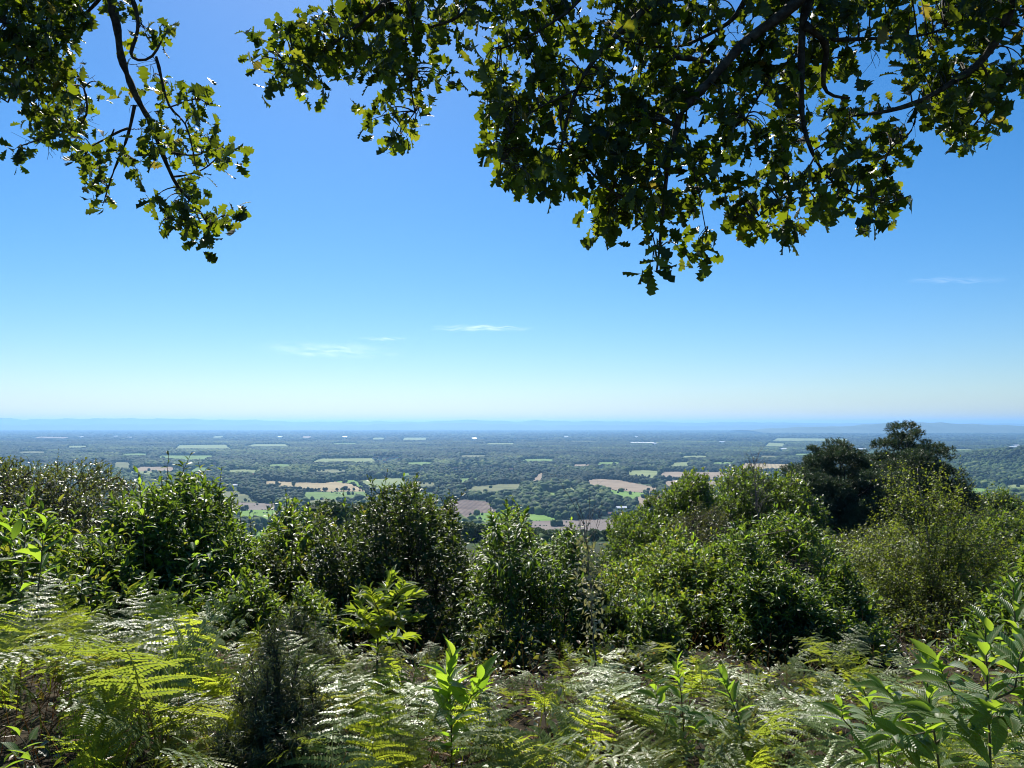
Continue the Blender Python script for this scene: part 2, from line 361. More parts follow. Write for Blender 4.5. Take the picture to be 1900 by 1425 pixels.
wood_leaf = leaf_mat('woodland_foliage', [(0.0, (0.009, 0.022, 0.009)), (0.45, (0.020, 0.044, 0.014)), (0.75, (0.055, 0.105, 0.026)), (1.0, (0.12, 0.16, 0.04))], [(0.0, (0.03, 0.07, 0.015)), (1.0, (0.07, 0.12, 0.02))], tf=0.15, rough=0.8, spec=0.1)
bark_far = plain_mat('valley_bark', [(0.3, (0.05, 0.04, 0.03)), (0.7, (0.1, 0.085, 0.065))])

quad = (np.array([[-.5, -.5, 0], [.5, -.5, .12], [.5, .5, 0], [-.5, .5, .12]]), np.array([0, 1, 2, 3]), np.array([4]))
def valley_mesh(seed, tall=1.0):
    """round hedgerow tree, 1 m high and about 0.9 m wide: lobes of leaf clumps over a trunk"""
    r = np.random.default_rng(seed); b = MB()
    lobes = []
    for k in range(13):
        a = r.uniform(0, 2 * PI); q = r.uniform(0, 1) ** 0.6; zz = r.uniform(0.34, 0.8)
        rr = 0.30 * q * math.sqrt(max(0.05, 1 - ((zz - 0.5) / 0.42) ** 2)) / tall
        lobes.append((np.array([rr * math.cos(a), rr * math.sin(a), zz]), r.uniform(0.11, 0.2) / tall ** .5))
    lobes.append((np.array([0, 0, 0.55]), 0.26 / tall)); lobes.append((np.array([0, 0, 0.8]), 0.17 / tall))
    for c0, R in lobes:
        v, l, s = lumpy(1, 0.15, int(r.integers(1e6)), 0.9)
        v = (v - [0, 0, 0.5]) * [R * .8, R * .8, R * 1.5]
        b.add(v + c0, l, s, np.full(len(v), r.uniform(0.1, 0.5)))
        n = int(1500 * R * R / 0.04 * 0.09) + 30
        d = norm(r.normal(size=(n, 3)) + [0, 0, 0.25]); pos = c0 + d * R * r.uniform(0.75, 1.12, size=(n, 1))
        nn = norm(d + 0.7 * r.normal(size=(n, 3))); ax = norm(np.cross(nn, r.normal(size=(n, 3))))
        sz = r.uniform(0.03, 0.062, n)
        b.scatter(quad, pos, frames(ax, nn, sz, sz, sz), np.clip(r.normal(0.5, 0.25, n), 0, 1))
    b.tube([(0, 0, -0.05), (0.005, 0, 0.2), (0, 0.01, 0.55)], [0.03, 0.022, 0.012], 5, 0.0)
    return b.mesh('round_tree', valley_leaf, smooth=False)
VM = [valley_mesh(11 + k) for k in range(6)] + [valley_mesh(40 + k, 1.9) for k in range(2)]

VILLAGE = [(694, 852), (700, 850), (706, 853), (713, 849), (720, 853), (728, 852), (735, 850), (742, 855), (850, 862), (862, 859), (874, 863), (890, 866), (902, 860), (885, 857), (930, 866), (838, 866), (715, 857), (700, 859), (868, 870), (912, 868), (846, 872), (1120, 866), (1112, 868), (395, 862), (402, 864), (615, 884), (780, 872), (1310, 872), (470, 884), (950, 874)]
WHITES = [(1598, 836), (1735, 833), (1741, 833), (1885, 829), (1215, 825), (215, 811), (240, 813), (150, 812), (1878, 832), (880, 815), (640, 812), (1050, 812), (1340, 822), (520, 812), (1450, 836), (1180, 812)]
SPOTS = np.array([(x, y, 4.5) for x, y in VILLAGE] + [(x, y, 5.0) for x, y in WHITES] + [(1150, 946, 16), (1131, 956, 9), (437, 903, 8), (513, 966, 10)])
def in_fields(x, y, h):
    """True where a tree h metres high at x, y would stand in, or hide, a field"""
    r = np.zeros(len(x), bool); hid = np.zeros(len(x), bool)
    bx, by = pix(np.stack([x, y, ground(x, y) + 1.0], -1))
    hp = h * F / y
    for W, p in FW:
        r |= inside(W, x, y)
        for t in (0.12, 0.45, 0.8):
            hid |= inside(p, bx, by - hp * t)
    for sx_, sy_, sw_ in SPOTS:
        n_ = np.abs(bx - sx_) < sw_
        hid |= n_ & (by > sy_ - 4) & (by - hp < sy_ + .5)
    return r | hid
def jitter_grid(y0, y1, step, half=0.72):
    out = []
    ny = int((y1 - y0) / step)
    for i in range(ny):
        yy = y0 + i * step; nx = int(2 * (half * yy + 60) / step)
        xx = (np.arange(nx) - nx / 2) * step
        out.append(np.stack([xx + rng.uniform(-.45, .45, nx) * step, np.full(nx, yy) + rng.uniform(-.45, .45, nx) * step], -1))
    return np.concatenate(out)
SKY_X = [0, 100, 220, 240, 400, 450, 540, 640, 770, 860, 900, 950, 1010, 1090, 1150, 1200, 1300, 1400, 1480, 1560, 1690, 1740, 1790, 1900]
SKY_Y = [850, 870, 900, 880, 915, 990, 960, 925, 895, 1010, 1030, 960, 1000, 1040, 1000, 960, 890, 862, 860, 820, 790, 850, 925, 950]

def hmap(x, y):     # tree height varies by stand
    return 14.5 + 4 * np.sin(x * 0.006 + y * 0.002) * np.sin(y * 0.005 + 1.3) + rng.normal(0, 3.0, len(x))
# near and middle woods
P1 = np.concatenate([jitter_grid(150, 1050, 10.5, 0.8), jitter_grid(1050, 3000, 13)])
h1 = np.clip(hmap(P1[:, 0], P1[:, 1]), 7, 24)
z1 = ground(P1[:, 0], P1[:, 1])
h1 = np.where((P1[:, 1] < 250), np.minimum(h1, 9.5), h1)
k1 = ~in_fields(P1[:, 0], np.maximum(P1[:, 1], 1.0), h1) & (rng.uniform(size=len(P1)) < 0.93)
gap = np.sin(P1[:, 0] * 0.021 + np.sin(P1[:, 1] * .013) * 2) * np.sin(P1[:, 1] * 0.017 + 0.5)
k1 &= ~((gap > 0.74 + .1 * np.sin(P1[:, 0] * .005)) & (P1[:, 1] > 1000))
tx, ty = pix(np.stack([P1[:, 0], P1[:, 1], z1 + h1], -1))
k1 &= ~((P1[:, 1] < 120) & (np.abs(tx - 950) < 1100) & (ty < np.interp(tx, SKY_X, SKY_Y) + 25))
# the view through the gaps must stay open down to the fields
k1 &= ~((P1[:, 1] < 1000) & (tx > 380) & (tx < 580) & (ty < 1000)) & ~((P1[:, 1] < 1000) & (tx > 960) & (tx < 1230) & (ty < 978 + 6 * np.sin(tx * .05))) & ~((P1[:, 1] < 1000) & (tx > 780) & (tx < 960) & (ty < 966)) & ~((P1[:, 1] < 1000) & (ty < 925))
# scattered trees along field edges and in hedges
HEDGE = [((560, 911), (690, 911), 14), ((500, 900), (560, 903), 5), ((404, 931), (478, 931), 7), ((425, 946), (519, 946), 6), ((812, 957), (925, 957), 6), ((1120, 908), (1215, 911), 9), ((1150, 885), (1240, 886), 10), ((690, 904), (757, 906), 7), ((870, 967), (930, 968), 3), ((1235, 889), (1340, 890), 12), ((650, 890), (760, 887), 8), ((1240, 866), (1290, 866), 5), ((480, 975), (540, 974), 6), ((520, 962), (440, 962), 5)]
hp_, hh_ = [], []
for (xa, ya), (xb, yb), n in HEDGE:
    t = np.sort(rng.uniform(0, 1, n)); q = to_plain(xa + (xb - xa) * t, ya + (yb - ya) * t + 1.0)
    hp_.append(q[:, :2]); hh_.append(rng.uniform(5, 11, n))
HP = np.concatenate(hp_); HH = np.concatenate(hh_)
PT = np.concatenate([P1[k1], HP]); HT = np.concatenate([h1[k1], HH]); ZT = ground(PT[:, 0], PT[:, 1])
tx, ty = pix(np.stack([PT[:, 0], PT[:, 1], ZT + HT], -1))
vis = (tx > -10) & (tx < 1910) & (ty < np.interp(tx, SKY_X, SKY_Y) + 22) & (PT[:, 1] > 130)
score = np.where(vis, HT / PT[:, 1], 0)
score[-len(HP):] = np.where(vis[-len(HP):], 1.0, 0)
pick = np.argsort(-score)[:296]; pick = pick[score[pick] > 0]
isT = np.zeros(len(PT), bool); isT[pick] = True
for n_, i in enumerate(pick):
    x, y = PT[i]; h = HT[i]
    v = 6 + n_ % 2 if (i >= len(PT) - len(HP) and n_ % 7 == 0) else int(rng.integers(0, 6))
    o = bpy.data.objects.new('valley_tree', VM[v]); COL.objects.link(o)
    wd = h * rng.uniform(0.95, 1.25)
    o.location = (x, y, ZT[i]); o.scale = (wd, wd, h); o.rotation_euler = (0, 0, rng.uniform(0, 6.28))
    tag(o, 'small distant round-crowned tree among the fields of the valley', 'tree', 'round trees in the valley below')
# the rest of the woods, past counting
b = MB()
hx, hy, hs = [], [], []
for W, p in FW:                                   # hedges round the fields, gappy, with the odd small tree
    for q0, q1 in zip(W, np.roll(W, -1, 0)):
        L_ = np.linalg.norm(q1 - q0); n_ = int(L_ / 5.5)
        if n_ < 1 or q0[1] > 5200: continue
        t = (np.arange(n_) + rng.uniform(0, 1, n_)) / n_; kp = (np.sin(t * 9 + q0[0]) > -.5) & (rng.uniform(size=n_) < .85); t = t[kp]
        q = q0 + (q1 - q0) * t[:, None] + rng.normal(0, 1.5, (len(t), 2)); hx.append(q)
        hs.append(np.where(rng.uniform(size=len(t)) < .12, rng.uniform(6, 12, len(t)), rng.uniform(1.8, 3.6, len(t))))
HX = np.concatenate(hx); HS = np.concatenate(hs)
for W, p in FW:                                   # lone trees and clumps out in the fields
    c0 = W.mean(0)
    if c0[1] > 4500: continue
    k_ = int(rng.integers(0, 4)); f_ = rng.uniform(.2, .95, (k_, 1)); i_ = rng.integers(0, len(W), k_); q = c0 + (W[i_] - c0) * f_ + rng.normal(0, 6, (k_, 2)); HX = np.concatenate([HX, q]); HS = np.concatenate([HS, rng.uniform(5, 12, k_)])
R_ = np.concatenate([PT[~isT], HX]); HT2 = np.concatenate([HT[~isT], HS]); ZT2 = np.concatenate([ZT[~isT], ground(HX[:, 0], HX[:, 1])])
H_ = HT2; Z_ = ZT2
tp = [lumpy(1, 0.28, 100 + k, 0.35) for k in range(6)]
tpn = [lumpy(2, 0.25, 200 + k, 0.35) for k in range(4)]
def put(b, tps, P, Z, H, wmul, mean=0.45):
    w_ = rng.integers(0, len(tps), len(P)); a = rng.uniform(0, 6.28, len(P))
    for k, t in enumerate(tps):
        s = w_ == k; n = s.sum()
        if not n: continue
        cs, sn = np.cos(a[s]), np.sin(a[s]); wd = H[s] * wmul * rng.uniform(0.85, 1.25, n); M = np.zeros((n, 3, 3))
        M[:, 0, 0] = cs * wd; M[:, 0, 1] = -sn * wd; M[:, 1, 0] = sn * wd; M[:, 1, 1] = cs * wd; M[:, 2, 2] = H[s] * 1.02
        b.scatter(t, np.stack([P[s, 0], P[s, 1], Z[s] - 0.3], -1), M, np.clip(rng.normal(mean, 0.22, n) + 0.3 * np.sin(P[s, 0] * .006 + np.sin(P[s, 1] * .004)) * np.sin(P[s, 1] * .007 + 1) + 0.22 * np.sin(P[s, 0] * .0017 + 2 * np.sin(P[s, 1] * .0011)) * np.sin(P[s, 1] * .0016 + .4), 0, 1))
nr = R_[:, 1] < 1500
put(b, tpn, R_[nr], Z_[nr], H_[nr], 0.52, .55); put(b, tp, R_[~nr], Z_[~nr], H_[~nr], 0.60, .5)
P2 = jitter_grid(3000, 7200, 17); h2 = np.clip(hmap(P2[:, 0], P2[:, 1]), 8, 20)
k2 = ~in_fields(P2[:, 0], P2[:, 1], h2) & (np.sin(P2[:, 0] * 0.009 + np.sin(P2[:, 1] * .004) * 2) * np.sin(P2[:, 1] * 0.006 + 0.5) < 0.82)
tp0 = [lumpy(1, 0.3, 300 + k, 0.2) for k in range(4)]
put(b, tp0, P2[k2], ground(P2[k2, 0], P2[k2, 1]), h2[k2], 0.85, .36)  # lower mean tone: canopy self-shadow put into the leaf colour
P3 = jitter_grid(7200, 20000, 55, 0.7); h3 = np.clip(hmap(P3[:, 0] * .4, P3[:, 1] * .3) + rng.normal(0, 3, len(P3)), 6, 26)
k3 = ~in_fields(P3[:, 0], P3[:, 1], h3) & (np.sin(P3[:, 0] * 0.003 + np.sin(P3[:, 1] * .002) * 2) * np.sin(P3[:, 1] * 0.0035 + 0.5) < 0.6)
tp00 = [lumpy(1, 0.35, 400 + k, 0.1) for k in range(4)]
put(b, tp00, P3[k3], ground(P3[k3, 0], P3[k3, 1]), h3[k3], 1.9, .16)  # darkest tones stand in for shade these smooth far crowns don't cast
wd_ = b.build('woodland', wood_leaf, smooth=True); tag(wd_, 'dense dark green woods covering the plain to the horizon', 'woodland', kind='stuff')
print('valley trees', len(pick), 'woodland faces', len(wd_.data.polygons))

# ------------------------------------------------------------------ houses far off
wall_m = plain_mat('render_wall', [(0.3, (0.55, 0.52, 0.46)), (0.7, (0.75, 0.72, 0.66))], scale=0.4)
brick_m = plain_mat('brick_wall', [(0.3, (0.25, 0.13, 0.09)), (0.7, (0.36, 0.2, 0.14))], scale=0.6)
roof_m = plain_mat('tile_roof', [(0.3, (0.16, 0.09, 0.07)), (0.7, (0.28, 0.16, 0.12))], scale=0.6)
metal_m = plain_mat('sheet_roof', [(0.3, (0.5, 0.52, 0.54)), (0.7, (0.7, 0.71, 0.72))], scale=0.3, rough=0.4, spec=0.5)
glass_m = plain_mat('window_glass', [(0.3, (0.02, 0.025, 0.03)), (0.7, (0.04, 0.05, 0.06))], rough=0.15, spec=0.6)
def house(px, py, lx, ly, hw, hr, label, wm, rm, name='house', cat='house', group=None, rot=0.0):
    q = to_plain([px], [py])[0]
    e = root(name, label, cat, (q[0], q[1], PLAIN), group); e.rotation_euler = (0, 0, rot)
    def part(nm, v, f, m, par):
        me = bpy.data.meshes.new(nm); me.from_pydata(v, [], f); me.materials.append(m)
        o = bpy.data.objects.new(nm, me); COL.objects.link(o); o.parent = par; return o
    a, c2 = lx / 2, ly / 2
    part('wall', [(-a, -c2, 0), (a, -c2, 0), (a, c2, 0), (-a, c2, 0), (-a, -c2, hw), (a, -c2, hw), (a, c2, hw), (-a, c2, hw), (-a, 0, hw + hr - .15), (a, 0, hw + hr - .15)],
         [(0, 1, 5, 4), (2, 3, 7, 6), (1, 2, 6, 9, 5), (3, 0, 4, 8, 7)], wm, e)
    A, C2 = a + .4, c2 + .5; k = hr / c2; ze = hw - .5 * k
    rf = part('roof', [(-A, -C2, ze), (A, -C2, ze), (A, 0, hw + hr), (-A, 0, hw + hr), (-A, C2, ze), (A, C2, ze),
                  (-A, -C2, ze - .2), (A, -C2, ze - .2), (-A, C2, ze - .2), (A, C2, ze - .2)], [(0, 1, 2, 3), (3, 2, 5, 4), (6, 7, 1, 0), (4, 5, 9, 8)], rm, e)
    if name == 'house':
        x = a * .5
        part('chimney', [(x - .5, -.4, hw + hr * .5), (x + .5, -.4, hw + hr * .5), (x + .5, .4, hw + hr * .5), (x - .5, .4, hw + hr * .5), (x - .5, -.4, hw + hr + 1), (x + .5, -.4, hw + hr + 1), (x + .5, .4, hw + hr + 1), (x - .5, .4, hw + hr + 1)],
             [(0, 1, 5, 4), (1, 2, 6, 5), (2, 3, 7, 6), (3, 0, 4, 7), (4, 5, 6, 7)], brick_m, rf)
    n = max(2, int(lx / 4))
    for i in range(n):
        x = -a + (i + .5) * lx / n
        part('window', [(x - .6, -c2 - .03, hw * .35), (x + .6, -c2 - .03, hw * .35), (x + .6, -c2 - .03, hw * .75), (x - .6, -c2 - .03, hw * .75), (x - .6, -c2 + .05, hw * .35), (x + .6, -c2 + .05, hw * .35), (x + .6, -c2 + .05, hw * .75), (x - .6, -c2 + .05, hw * .75)],
             [(0, 1, 2, 3), (0, 4, 5, 1), (2, 6, 7, 3), (1, 5, 6, 2), (3, 7, 4, 0)], glass_m, e)
    return e
house(1155, 946, 26, 12, 4.5, 3, 'pale metal-roofed farm building beside the mauve field below the slope', wall_m, metal_m, 'barn', 'barn', rot=.2)
house(1131, 956, 20, 9, 3.5, 2.6, 'low dark farmhouse left of the pale farm building', brick_m, roof_m, 'house', 'house', rot=-.1)
house(437, 903, 14, 9, 4.5, 3, 'white house among trees left of the straw field', wall_m, metal_m, 'house', 'house', rot=.3)
house(513, 966, 16, 8, 3.6, 3, 'red-brown roofed house behind tall trees at the edge of the green lawn', brick_m, roof_m, 'house', 'house', rot=.05)
house(357, 843, 30, 14, 5, 3, 'tiny white barn standing in a far green field', wall_m, metal_m, 'barn', 'barn')
for i, (x, y) in enumerate(VILLAGE):
    house(x, y, rng.uniform(16, 24), 10, 6, 5, 'tiny pale-walled village house among the valley trees', wall_m, roof_m, 'house', 'house', 'village houses in the valley', rng.uniform(-.6, .6))
for i, (x, y) in enumerate(WHITES):
    house(x, y, 60, 30, 10, 6, 'tiny white building glinting on the far plain', wall_m, metal_m, 'warehouse', 'building', 'white buildings on the far plain', rng.uniform(-.4, .4))

# ------------------------------------------------------------------ haze
HAZE_D = 5.8e-5
m, nt = mat_new('haze'); out = N(nt, 'ShaderNodeOutputMaterial'); pv = N(nt, 'ShaderNodeVolumePrincipled')
pv.inputs['Color'].default_value = (0.30, 0.60, 1.0, 1); pv.inputs['Density'].default_value = HAZE_D; pv.inputs['Anisotropy'].default_value = 0.4
nt.links.new(pv.outputs[0], out.inputs['Volume'])
me = bpy.data.meshes.new('haze'); bm = bmesh.new(); bmesh.ops.create_cube(bm, size=1); bm.to_mesh(me); bm.free(); me.materials.append(m)
hz = bpy.data.objects.new('haze', me); COL.objects.link(hz)
zt, zb = 175.0, PLAIN - 4.5
hz.scale = (90000, 90000, zt - zb); hz.location = (0, 0, (zt + zb) / 2)
tag(hz, kind='stuff')
# ================================================================== foliage kit
def leaf_tpl(n, wmax, fold=0.18, droop=0.25, teeth=0.0, pos=0.45, power=1.0):
    """leaf blade along +Y, length 1: midrib with two halves folded up, drooping towards its tip"""
    ys = np.linspace(0, 1, n + 1)
    w = np.where(ys < pos, np.sin(ys / pos * PI / 2) ** 0.8, np.cos((ys - pos) / (1 - pos) * PI / 2) ** power) * wmax / 2
    w[0] = 0.012
    if teeth: w = w * (1 + teeth * np.where(np.arange(n + 1) % 2 == 0, 1, -1))
    w[-1] = 0.0
    w0 = w if not teeth else w / (1 + teeth * .65 * np.where(np.arange(n + 1) % 2 == 0, 1, -1))
    z0 = -droop * ys ** 2
    v = []; 
    for y, ww, wz, z in zip(ys, w, w0, z0):
        v += [(-ww, y + ww * .15, z + wz * 2 * fold), (0, y, z), (ww, y + ww * .15, z + wz * 2 * fold)]
    v = np.array(v); l = []; s = []
    for i in range(n):
        a = i * 3; b = a + 3
        if i == n - 1: l += [a, a + 1, b + 1, a + 1, a + 2, b + 1]; s += [3, 3]
        else: l += [a, a + 1, b + 1, b, a + 1, a + 2, b + 2, b + 1]; s += [4, 4]
    uv = v[:, :2].copy()
    return v, np.array(l), np.array(s), uv
LANCE = leaf_tpl(4, 0.36); LANCE2 = leaf_tpl(4, 0.36, 0.3, 0.45)
LANCE_HI = leaf_tpl(18, 0.34, 0.16, 0.22, 0.06); LANCE_HI2 = leaf_tpl(18, 0.36, 0.26, 0.5, 0.06)
BIRCH = (np.array([[0, 0, 0], [-.36, .32, .08], [0, .36, 0], [.36, .32, .08], [0, 1, -.12]]), np.array([0, 2, 1, 0, 3, 2, 1, 2, 4, 2, 3, 4]), np.full(4, 3))
OVAL = leaf_tpl(3, 0.55, 0.2, 0.2)
def oak_tpl(curl=0.15, fold=0.15, seed=0):
    n = 18; ys = np.linspace(0, 1, n + 1)
    env = np.interp(ys, [0, .08, .25, .5, .68, .85, .95, 1], [.02, .03, .15, .25, .31, .24, .13, 0])
    lob = np.cos((ys - .2) * 2 * PI * 4.3) * .30 * np.clip((ys - .1) * 6, 0, 1)
    w = env * (1 + lob); up = .05 * np.clip(lob / .3, 0, 1)
    v = []
    for y, ww, u in zip(ys, w, up):
        z = -curl * y * y
        v += [(-ww, min(1, y + u), z + fold * ww + u * .5), (0, y, z), (ww, min(1, y + u), z + fold * ww + u * .5)]
    v = np.array(v); l = []; s = []
    for i in range(n):
        a = i * 3; b = a + 3
        if i == n - 1: l += [a, a + 1, b + 1, a + 1, a + 2, b + 1]; s += [3, 3]
        else: l += [a, a + 1, b + 1, b, a + 1, a + 2, b + 2, b + 1]; s += [4, 4]
    return v, np.array(l), np.array(s), v[:, :2].copy()
OAK1, OAK2 = oak_tpl(), oak_tpl(0.4, 0.35)
OAKLO = (np.array([[0, 0, 0], [-.22, .35, .06], [-.12, .5, .02], [-.32, .72, .08], [0, 1, -.1], [.32, .72, .08], [.12, .5, .02], [.22, .35, .06]]), np.array([0, 7, 6, 2, 1, 2, 6, 5, 4, 3]), np.array([5, 5]))
NEEDLE = (np.array([[-.5, 0, 0], [.5, 0, 0], [0, 1, 0]]), np.array([0, 1, 2]), np.array([3]))
def cyl_tpl(sides=3, taper=0.6):
    th = np.arange(sides) * 2 * PI / sides
    v = np.concatenate([np.stack([np.cos(th), 0 * th, np.sin(th)], -1), np.stack([taper * np.cos(th), 0 * th + 1, taper * np.sin(th)], -1)])
    l = np.stack([np.arange(sides), (np.arange(sides) + 1) % sides, (np.arange(sides) + 1) % sides + sides, np.arange(sides) + sides], -1)[:, ::-1].ravel()
    return v, l, np.full(sides, 4)
TWIG = cyl_tpl()
def twigs(b, p0, p1, r0, rnd=None):
    d = p1 - p0; L = np.linalg.norm(d, axis=1)
    b.scatter(TWIG, p0, frames(d, rand_dir(len(d)) + 1e-3, r0, L, r0), np.full(len(d), 0.5) if rnd is None else rnd)

bark = plain_mat('bark', [(0.3, (0.025, 0.02, 0.014)), (0.55, (0.07, 0.058, 0.042)), (0.75, (0.13, 0.12, 0.09))], scale=30, bump=0.01)
birch_bark = plain_mat('birch_bark', [(0.35, (0.05, 0.035, 0.025)), (0.5, (0.22, 0.18, 0.14)), (0.7, (0.5, 0.46, 0.4))], scale=14)
dead_bark = plain_mat('dead_bark', [(0.3, (0.06, 0.05, 0.045)), (0.7, (0.2, 0.18, 0.16))], scale=30)
stem_mat = plain_mat('green_stem', [(0.3, (0.05, 0.045, 0.02)), (0.7, (0.12, 0.10, 0.05))], scale=20, rough=0.6)
def foliage(name, dark, mid, light, t1, t2, **k):
    return leaf_mat(name, [(0.0, dark), (0.55, mid), (0.93, light), (1.0, (0.16, 0.12, 0.03))], [(0.0, t1), (0.85, t2), (1.0, (0.42, 0.34, 0.04))], **k)
M_CHEST = foliage('chestnut_leaf', (0.025, 0.058, 0.013), (0.045, 0.095, 0.02), (0.08, 0.14, 0.028), (0.10, 0.20, 0.012), (0.30, 0.42, 0.025), tf=0.42, rough=0.43, spec=0.42)
M_CHEST_HI = foliage('young_chestnut_leaf', (0.04, 0.085, 0.02), (0.06, 0.12, 0.026), (0.10, 0.16, 0.035), (0.24, 0.42, 0.025), (0.42, 0.56, 0.04), tf=0.48, rough=0.40, spec=0.5, veins=True)
M_YELLOW = foliage('yellowing_chestnut_leaf', (0.045, 0.085, 0.018), (0.075, 0.125, 0.024), (0.11, 0.15, 0.03), (0.26, 0.38, 0.02), (0.44, 0.52, 0.03), tf=0.5, rough=0.36, spec=0.7, veins=True)
M_BRIGHT = foliage('bright_leaf', (0.03, 0.075, 0.015), (0.05, 0.11, 0.02), (0.08, 0.14, 0.03), (0.26, 0.46, 0.02), (0.42, 0.58, 0.04), tf=0.52, rough=0.3, spec=0.5, veins=True)
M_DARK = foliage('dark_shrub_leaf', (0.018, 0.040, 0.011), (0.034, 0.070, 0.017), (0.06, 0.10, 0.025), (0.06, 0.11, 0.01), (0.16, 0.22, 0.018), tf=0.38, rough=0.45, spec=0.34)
M_OLIVE = foliage('olive_leaf', (0.026, 0.043, 0.012), (0.046, 0.068, 0.018), (0.075, 0.095, 0.026), (0.11, 0.15, 0.016), (0.20, 0.23, 0.022), tf=0.36, rough=0.4, spec=0.45)
M_OAKHILL = foliage('hillside_oak_leaf', (0.026, 0.055, 0.013), (0.05, 0.095, 0.019), (0.085, 0.14, 0.03), (0.12, 0.22, 0.014), (0.26, 0.36, 0.022), tf=0.40, rough=0.45, spec=0.4)
M_BIRCH = foliage('birch_leaf', (0.042, 0.066, 0.013), (0.075, 0.11, 0.02), (0.12, 0.155, 0.034), (0.18, 0.26, 0.014), (0.38, 0.46, 0.025), tf=0.45, rough=0.46, spec=0.36)
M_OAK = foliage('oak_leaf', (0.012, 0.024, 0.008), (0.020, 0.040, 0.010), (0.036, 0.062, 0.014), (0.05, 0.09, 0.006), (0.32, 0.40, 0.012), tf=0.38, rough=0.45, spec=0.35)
M_PINE = foliage('pine_needles', (0.020, 0.044, 0.022), (0.036, 0.072, 0.032), (0.06, 0.10, 0.042), (0.05, 0.10, 0.03), (0.09, 0.14, 0.045), tf=0.2, rough=0.5, spec=0.35)
M_GORSE = foliage('gorse_spines', (0.03, 0.05, 0.02), (0.055, 0.08, 0.032), (0.09, 0.11, 0.05), (0.06, 0.09, 0.02), (0.12, 0.14, 0.03), tf=0.25, rough=0.45, spec=0.5)
M_FERN = leaf_mat('bracken_frond', [(0.0, (0.07, 0.11, 0.03)), (0.6, (0.11, 0.15, 0.045)), (0.9, (0.17, 0.17, 0.06)), (1.0, (0.22, 0.14, 0.06))], [(0.0, (0.22, 0.32, 0.03)), (0.6, (0.40, 0.46, 0.04)), (0.9, (0.52, 0.46, 0.05)), (1.0, (0.45, 0.28, 0.06))], tf=0.46, rough=0.44, spec=0.42, objmix=0.6)
M_FERNBACKLIT = leaf_mat('bracken_backlit_tint', [(0.0, (0.07, 0.12, 0.02)), (1.0, (0.12, 0.16, 0.03))], [(0.0, (0.36, 0.48, 0.03)), (1.0, (0.54, 0.58, 0.04))], tf=0.60, rough=0.45, spec=0.4, objmix=0.5)  # lit copy of the frond material, backlight glow put into its colours
M_FERNSHEEN = leaf_mat('bracken_sheen_tint', [(0.0, (0.13, 0.20, 0.045)), (1.0, (0.21, 0.26, 0.075))], [(0.0, (0.28, 0.38, 0.05)), (1.0, (0.44, 0.48, 0.07))], tf=0.36, rough=0.40, spec=0.6, objmix=0.5)  # paler frond copy, the whitish sheen of the sun put into its colour
M_FERNDEAD = leaf_mat('dead_bracken', [(0.0, (0.10, 0.055, 0.025)), (1.0, (0.22, 0.13, 0.06))], [(0.0, (0.2, 0.1, 0.03)), (1.0, (0.34, 0.2, 0.06))], tf=0.35, rough=0.6, spec=0.2, objmix=0.5)
M_COVER = leaf_mat('undergrowth_leaf', [(0.0, (0.022, 0.04, 0.012)), (0.5, (0.045, 0.065, 0.018)), (0.8, (0.09, 0.085, 0.03)), (1.0, (0.15, 0.085, 0.04))], [(0.0, (0.12, 0.2, 0.015)), (0.6, (0.3, 0.34, 0.03)), (1.0, (0.36, 0.2, 0.05))], tf=0.38, rough=0.35, spec=0.5)

def noise3(p, s, seed=0):
    r = np.random.default_rng(seed); o = np.zeros(len(p))
    for k in range(5):
        w_ = r.normal(size=3) * s * (1 + k * .6); o += np.sin(p @ w_ + r.uniform(0, 6.28)) / (1 + .5 * k)
    return o / 2.2

def leafy(b, bw, base, d, L, n, tpls, ll, up=0.7, spread=1.0, droop=0.0, rmix=None, twig_r=0.004, rndc=(0.45, 0.22)):
    """twigs from base along d (N,3), length L (N,), each with n leaves set alternately along it"""
    Nn = len(base)
    if bw is not None: twigs(bw, base, base + d * L[:, None], twig_r)
    side = norm(np.cross(d, np.array([0, 0, 1.0]) + 0.3 * rng.normal(size=(Nn, 3))))
    upv = norm(np.cross(side, d))
    for k in range(n):
        t = (k + 0.6) / n + rng.normal(0, 0.04, Nn)
        ang = k * 2.4 + rng.normal(0, 0.4, Nn)
        lat = np.cos(ang)[:, None] * side + (np.sin(ang)[:, None] * upv) * 0.6
        tip = max(0.0, (k / max(1, n - 1)) - 0.3)
        ld = norm(lat * spread * (1 - 0.45 * tip) + d * (0.45 + 0.7 * tip) + np.array([0, 0, 0.1 - droop]) + 0.25 * rng.normal(size=(Nn, 3)))
        nr = norm(np.array([0, 0, up]) + d * 0.35 + 0.28 * rng.normal(size=(Nn, 3)))
        pos = base + d * (L * np.clip(t, 0, 1))[:, None]
        sz = ll * rng.uniform(0.5, 1.25, Nn) * (0.8 + 0.2 * math.sin(PI * min(1, (k + 1) / n)))
        rv = np.clip(rng.normal(rndc[0], rndc[1], Nn) + (0 if rmix is None else rmix), 0, 0.93); rv[rng.uniform(size=Nn) < .006] = 1.0
        w_ = rng.integers(0, len(tpls), Nn)
        M = frames(ld, nr, sz, sz, sz)
        for q, tp_ in enumerate(tpls):
            s_ = w_ == q; b.scatter(tp_, pos[s_], M[s_], rv[s_])

def outline_fn(outline, Yc):
    o = np.array(outline, float); P = at(o[:, 0], o[:, 1], Yc)
    i = np.argsort(P[:, 0]); return P[i, 0], P[i, 2]

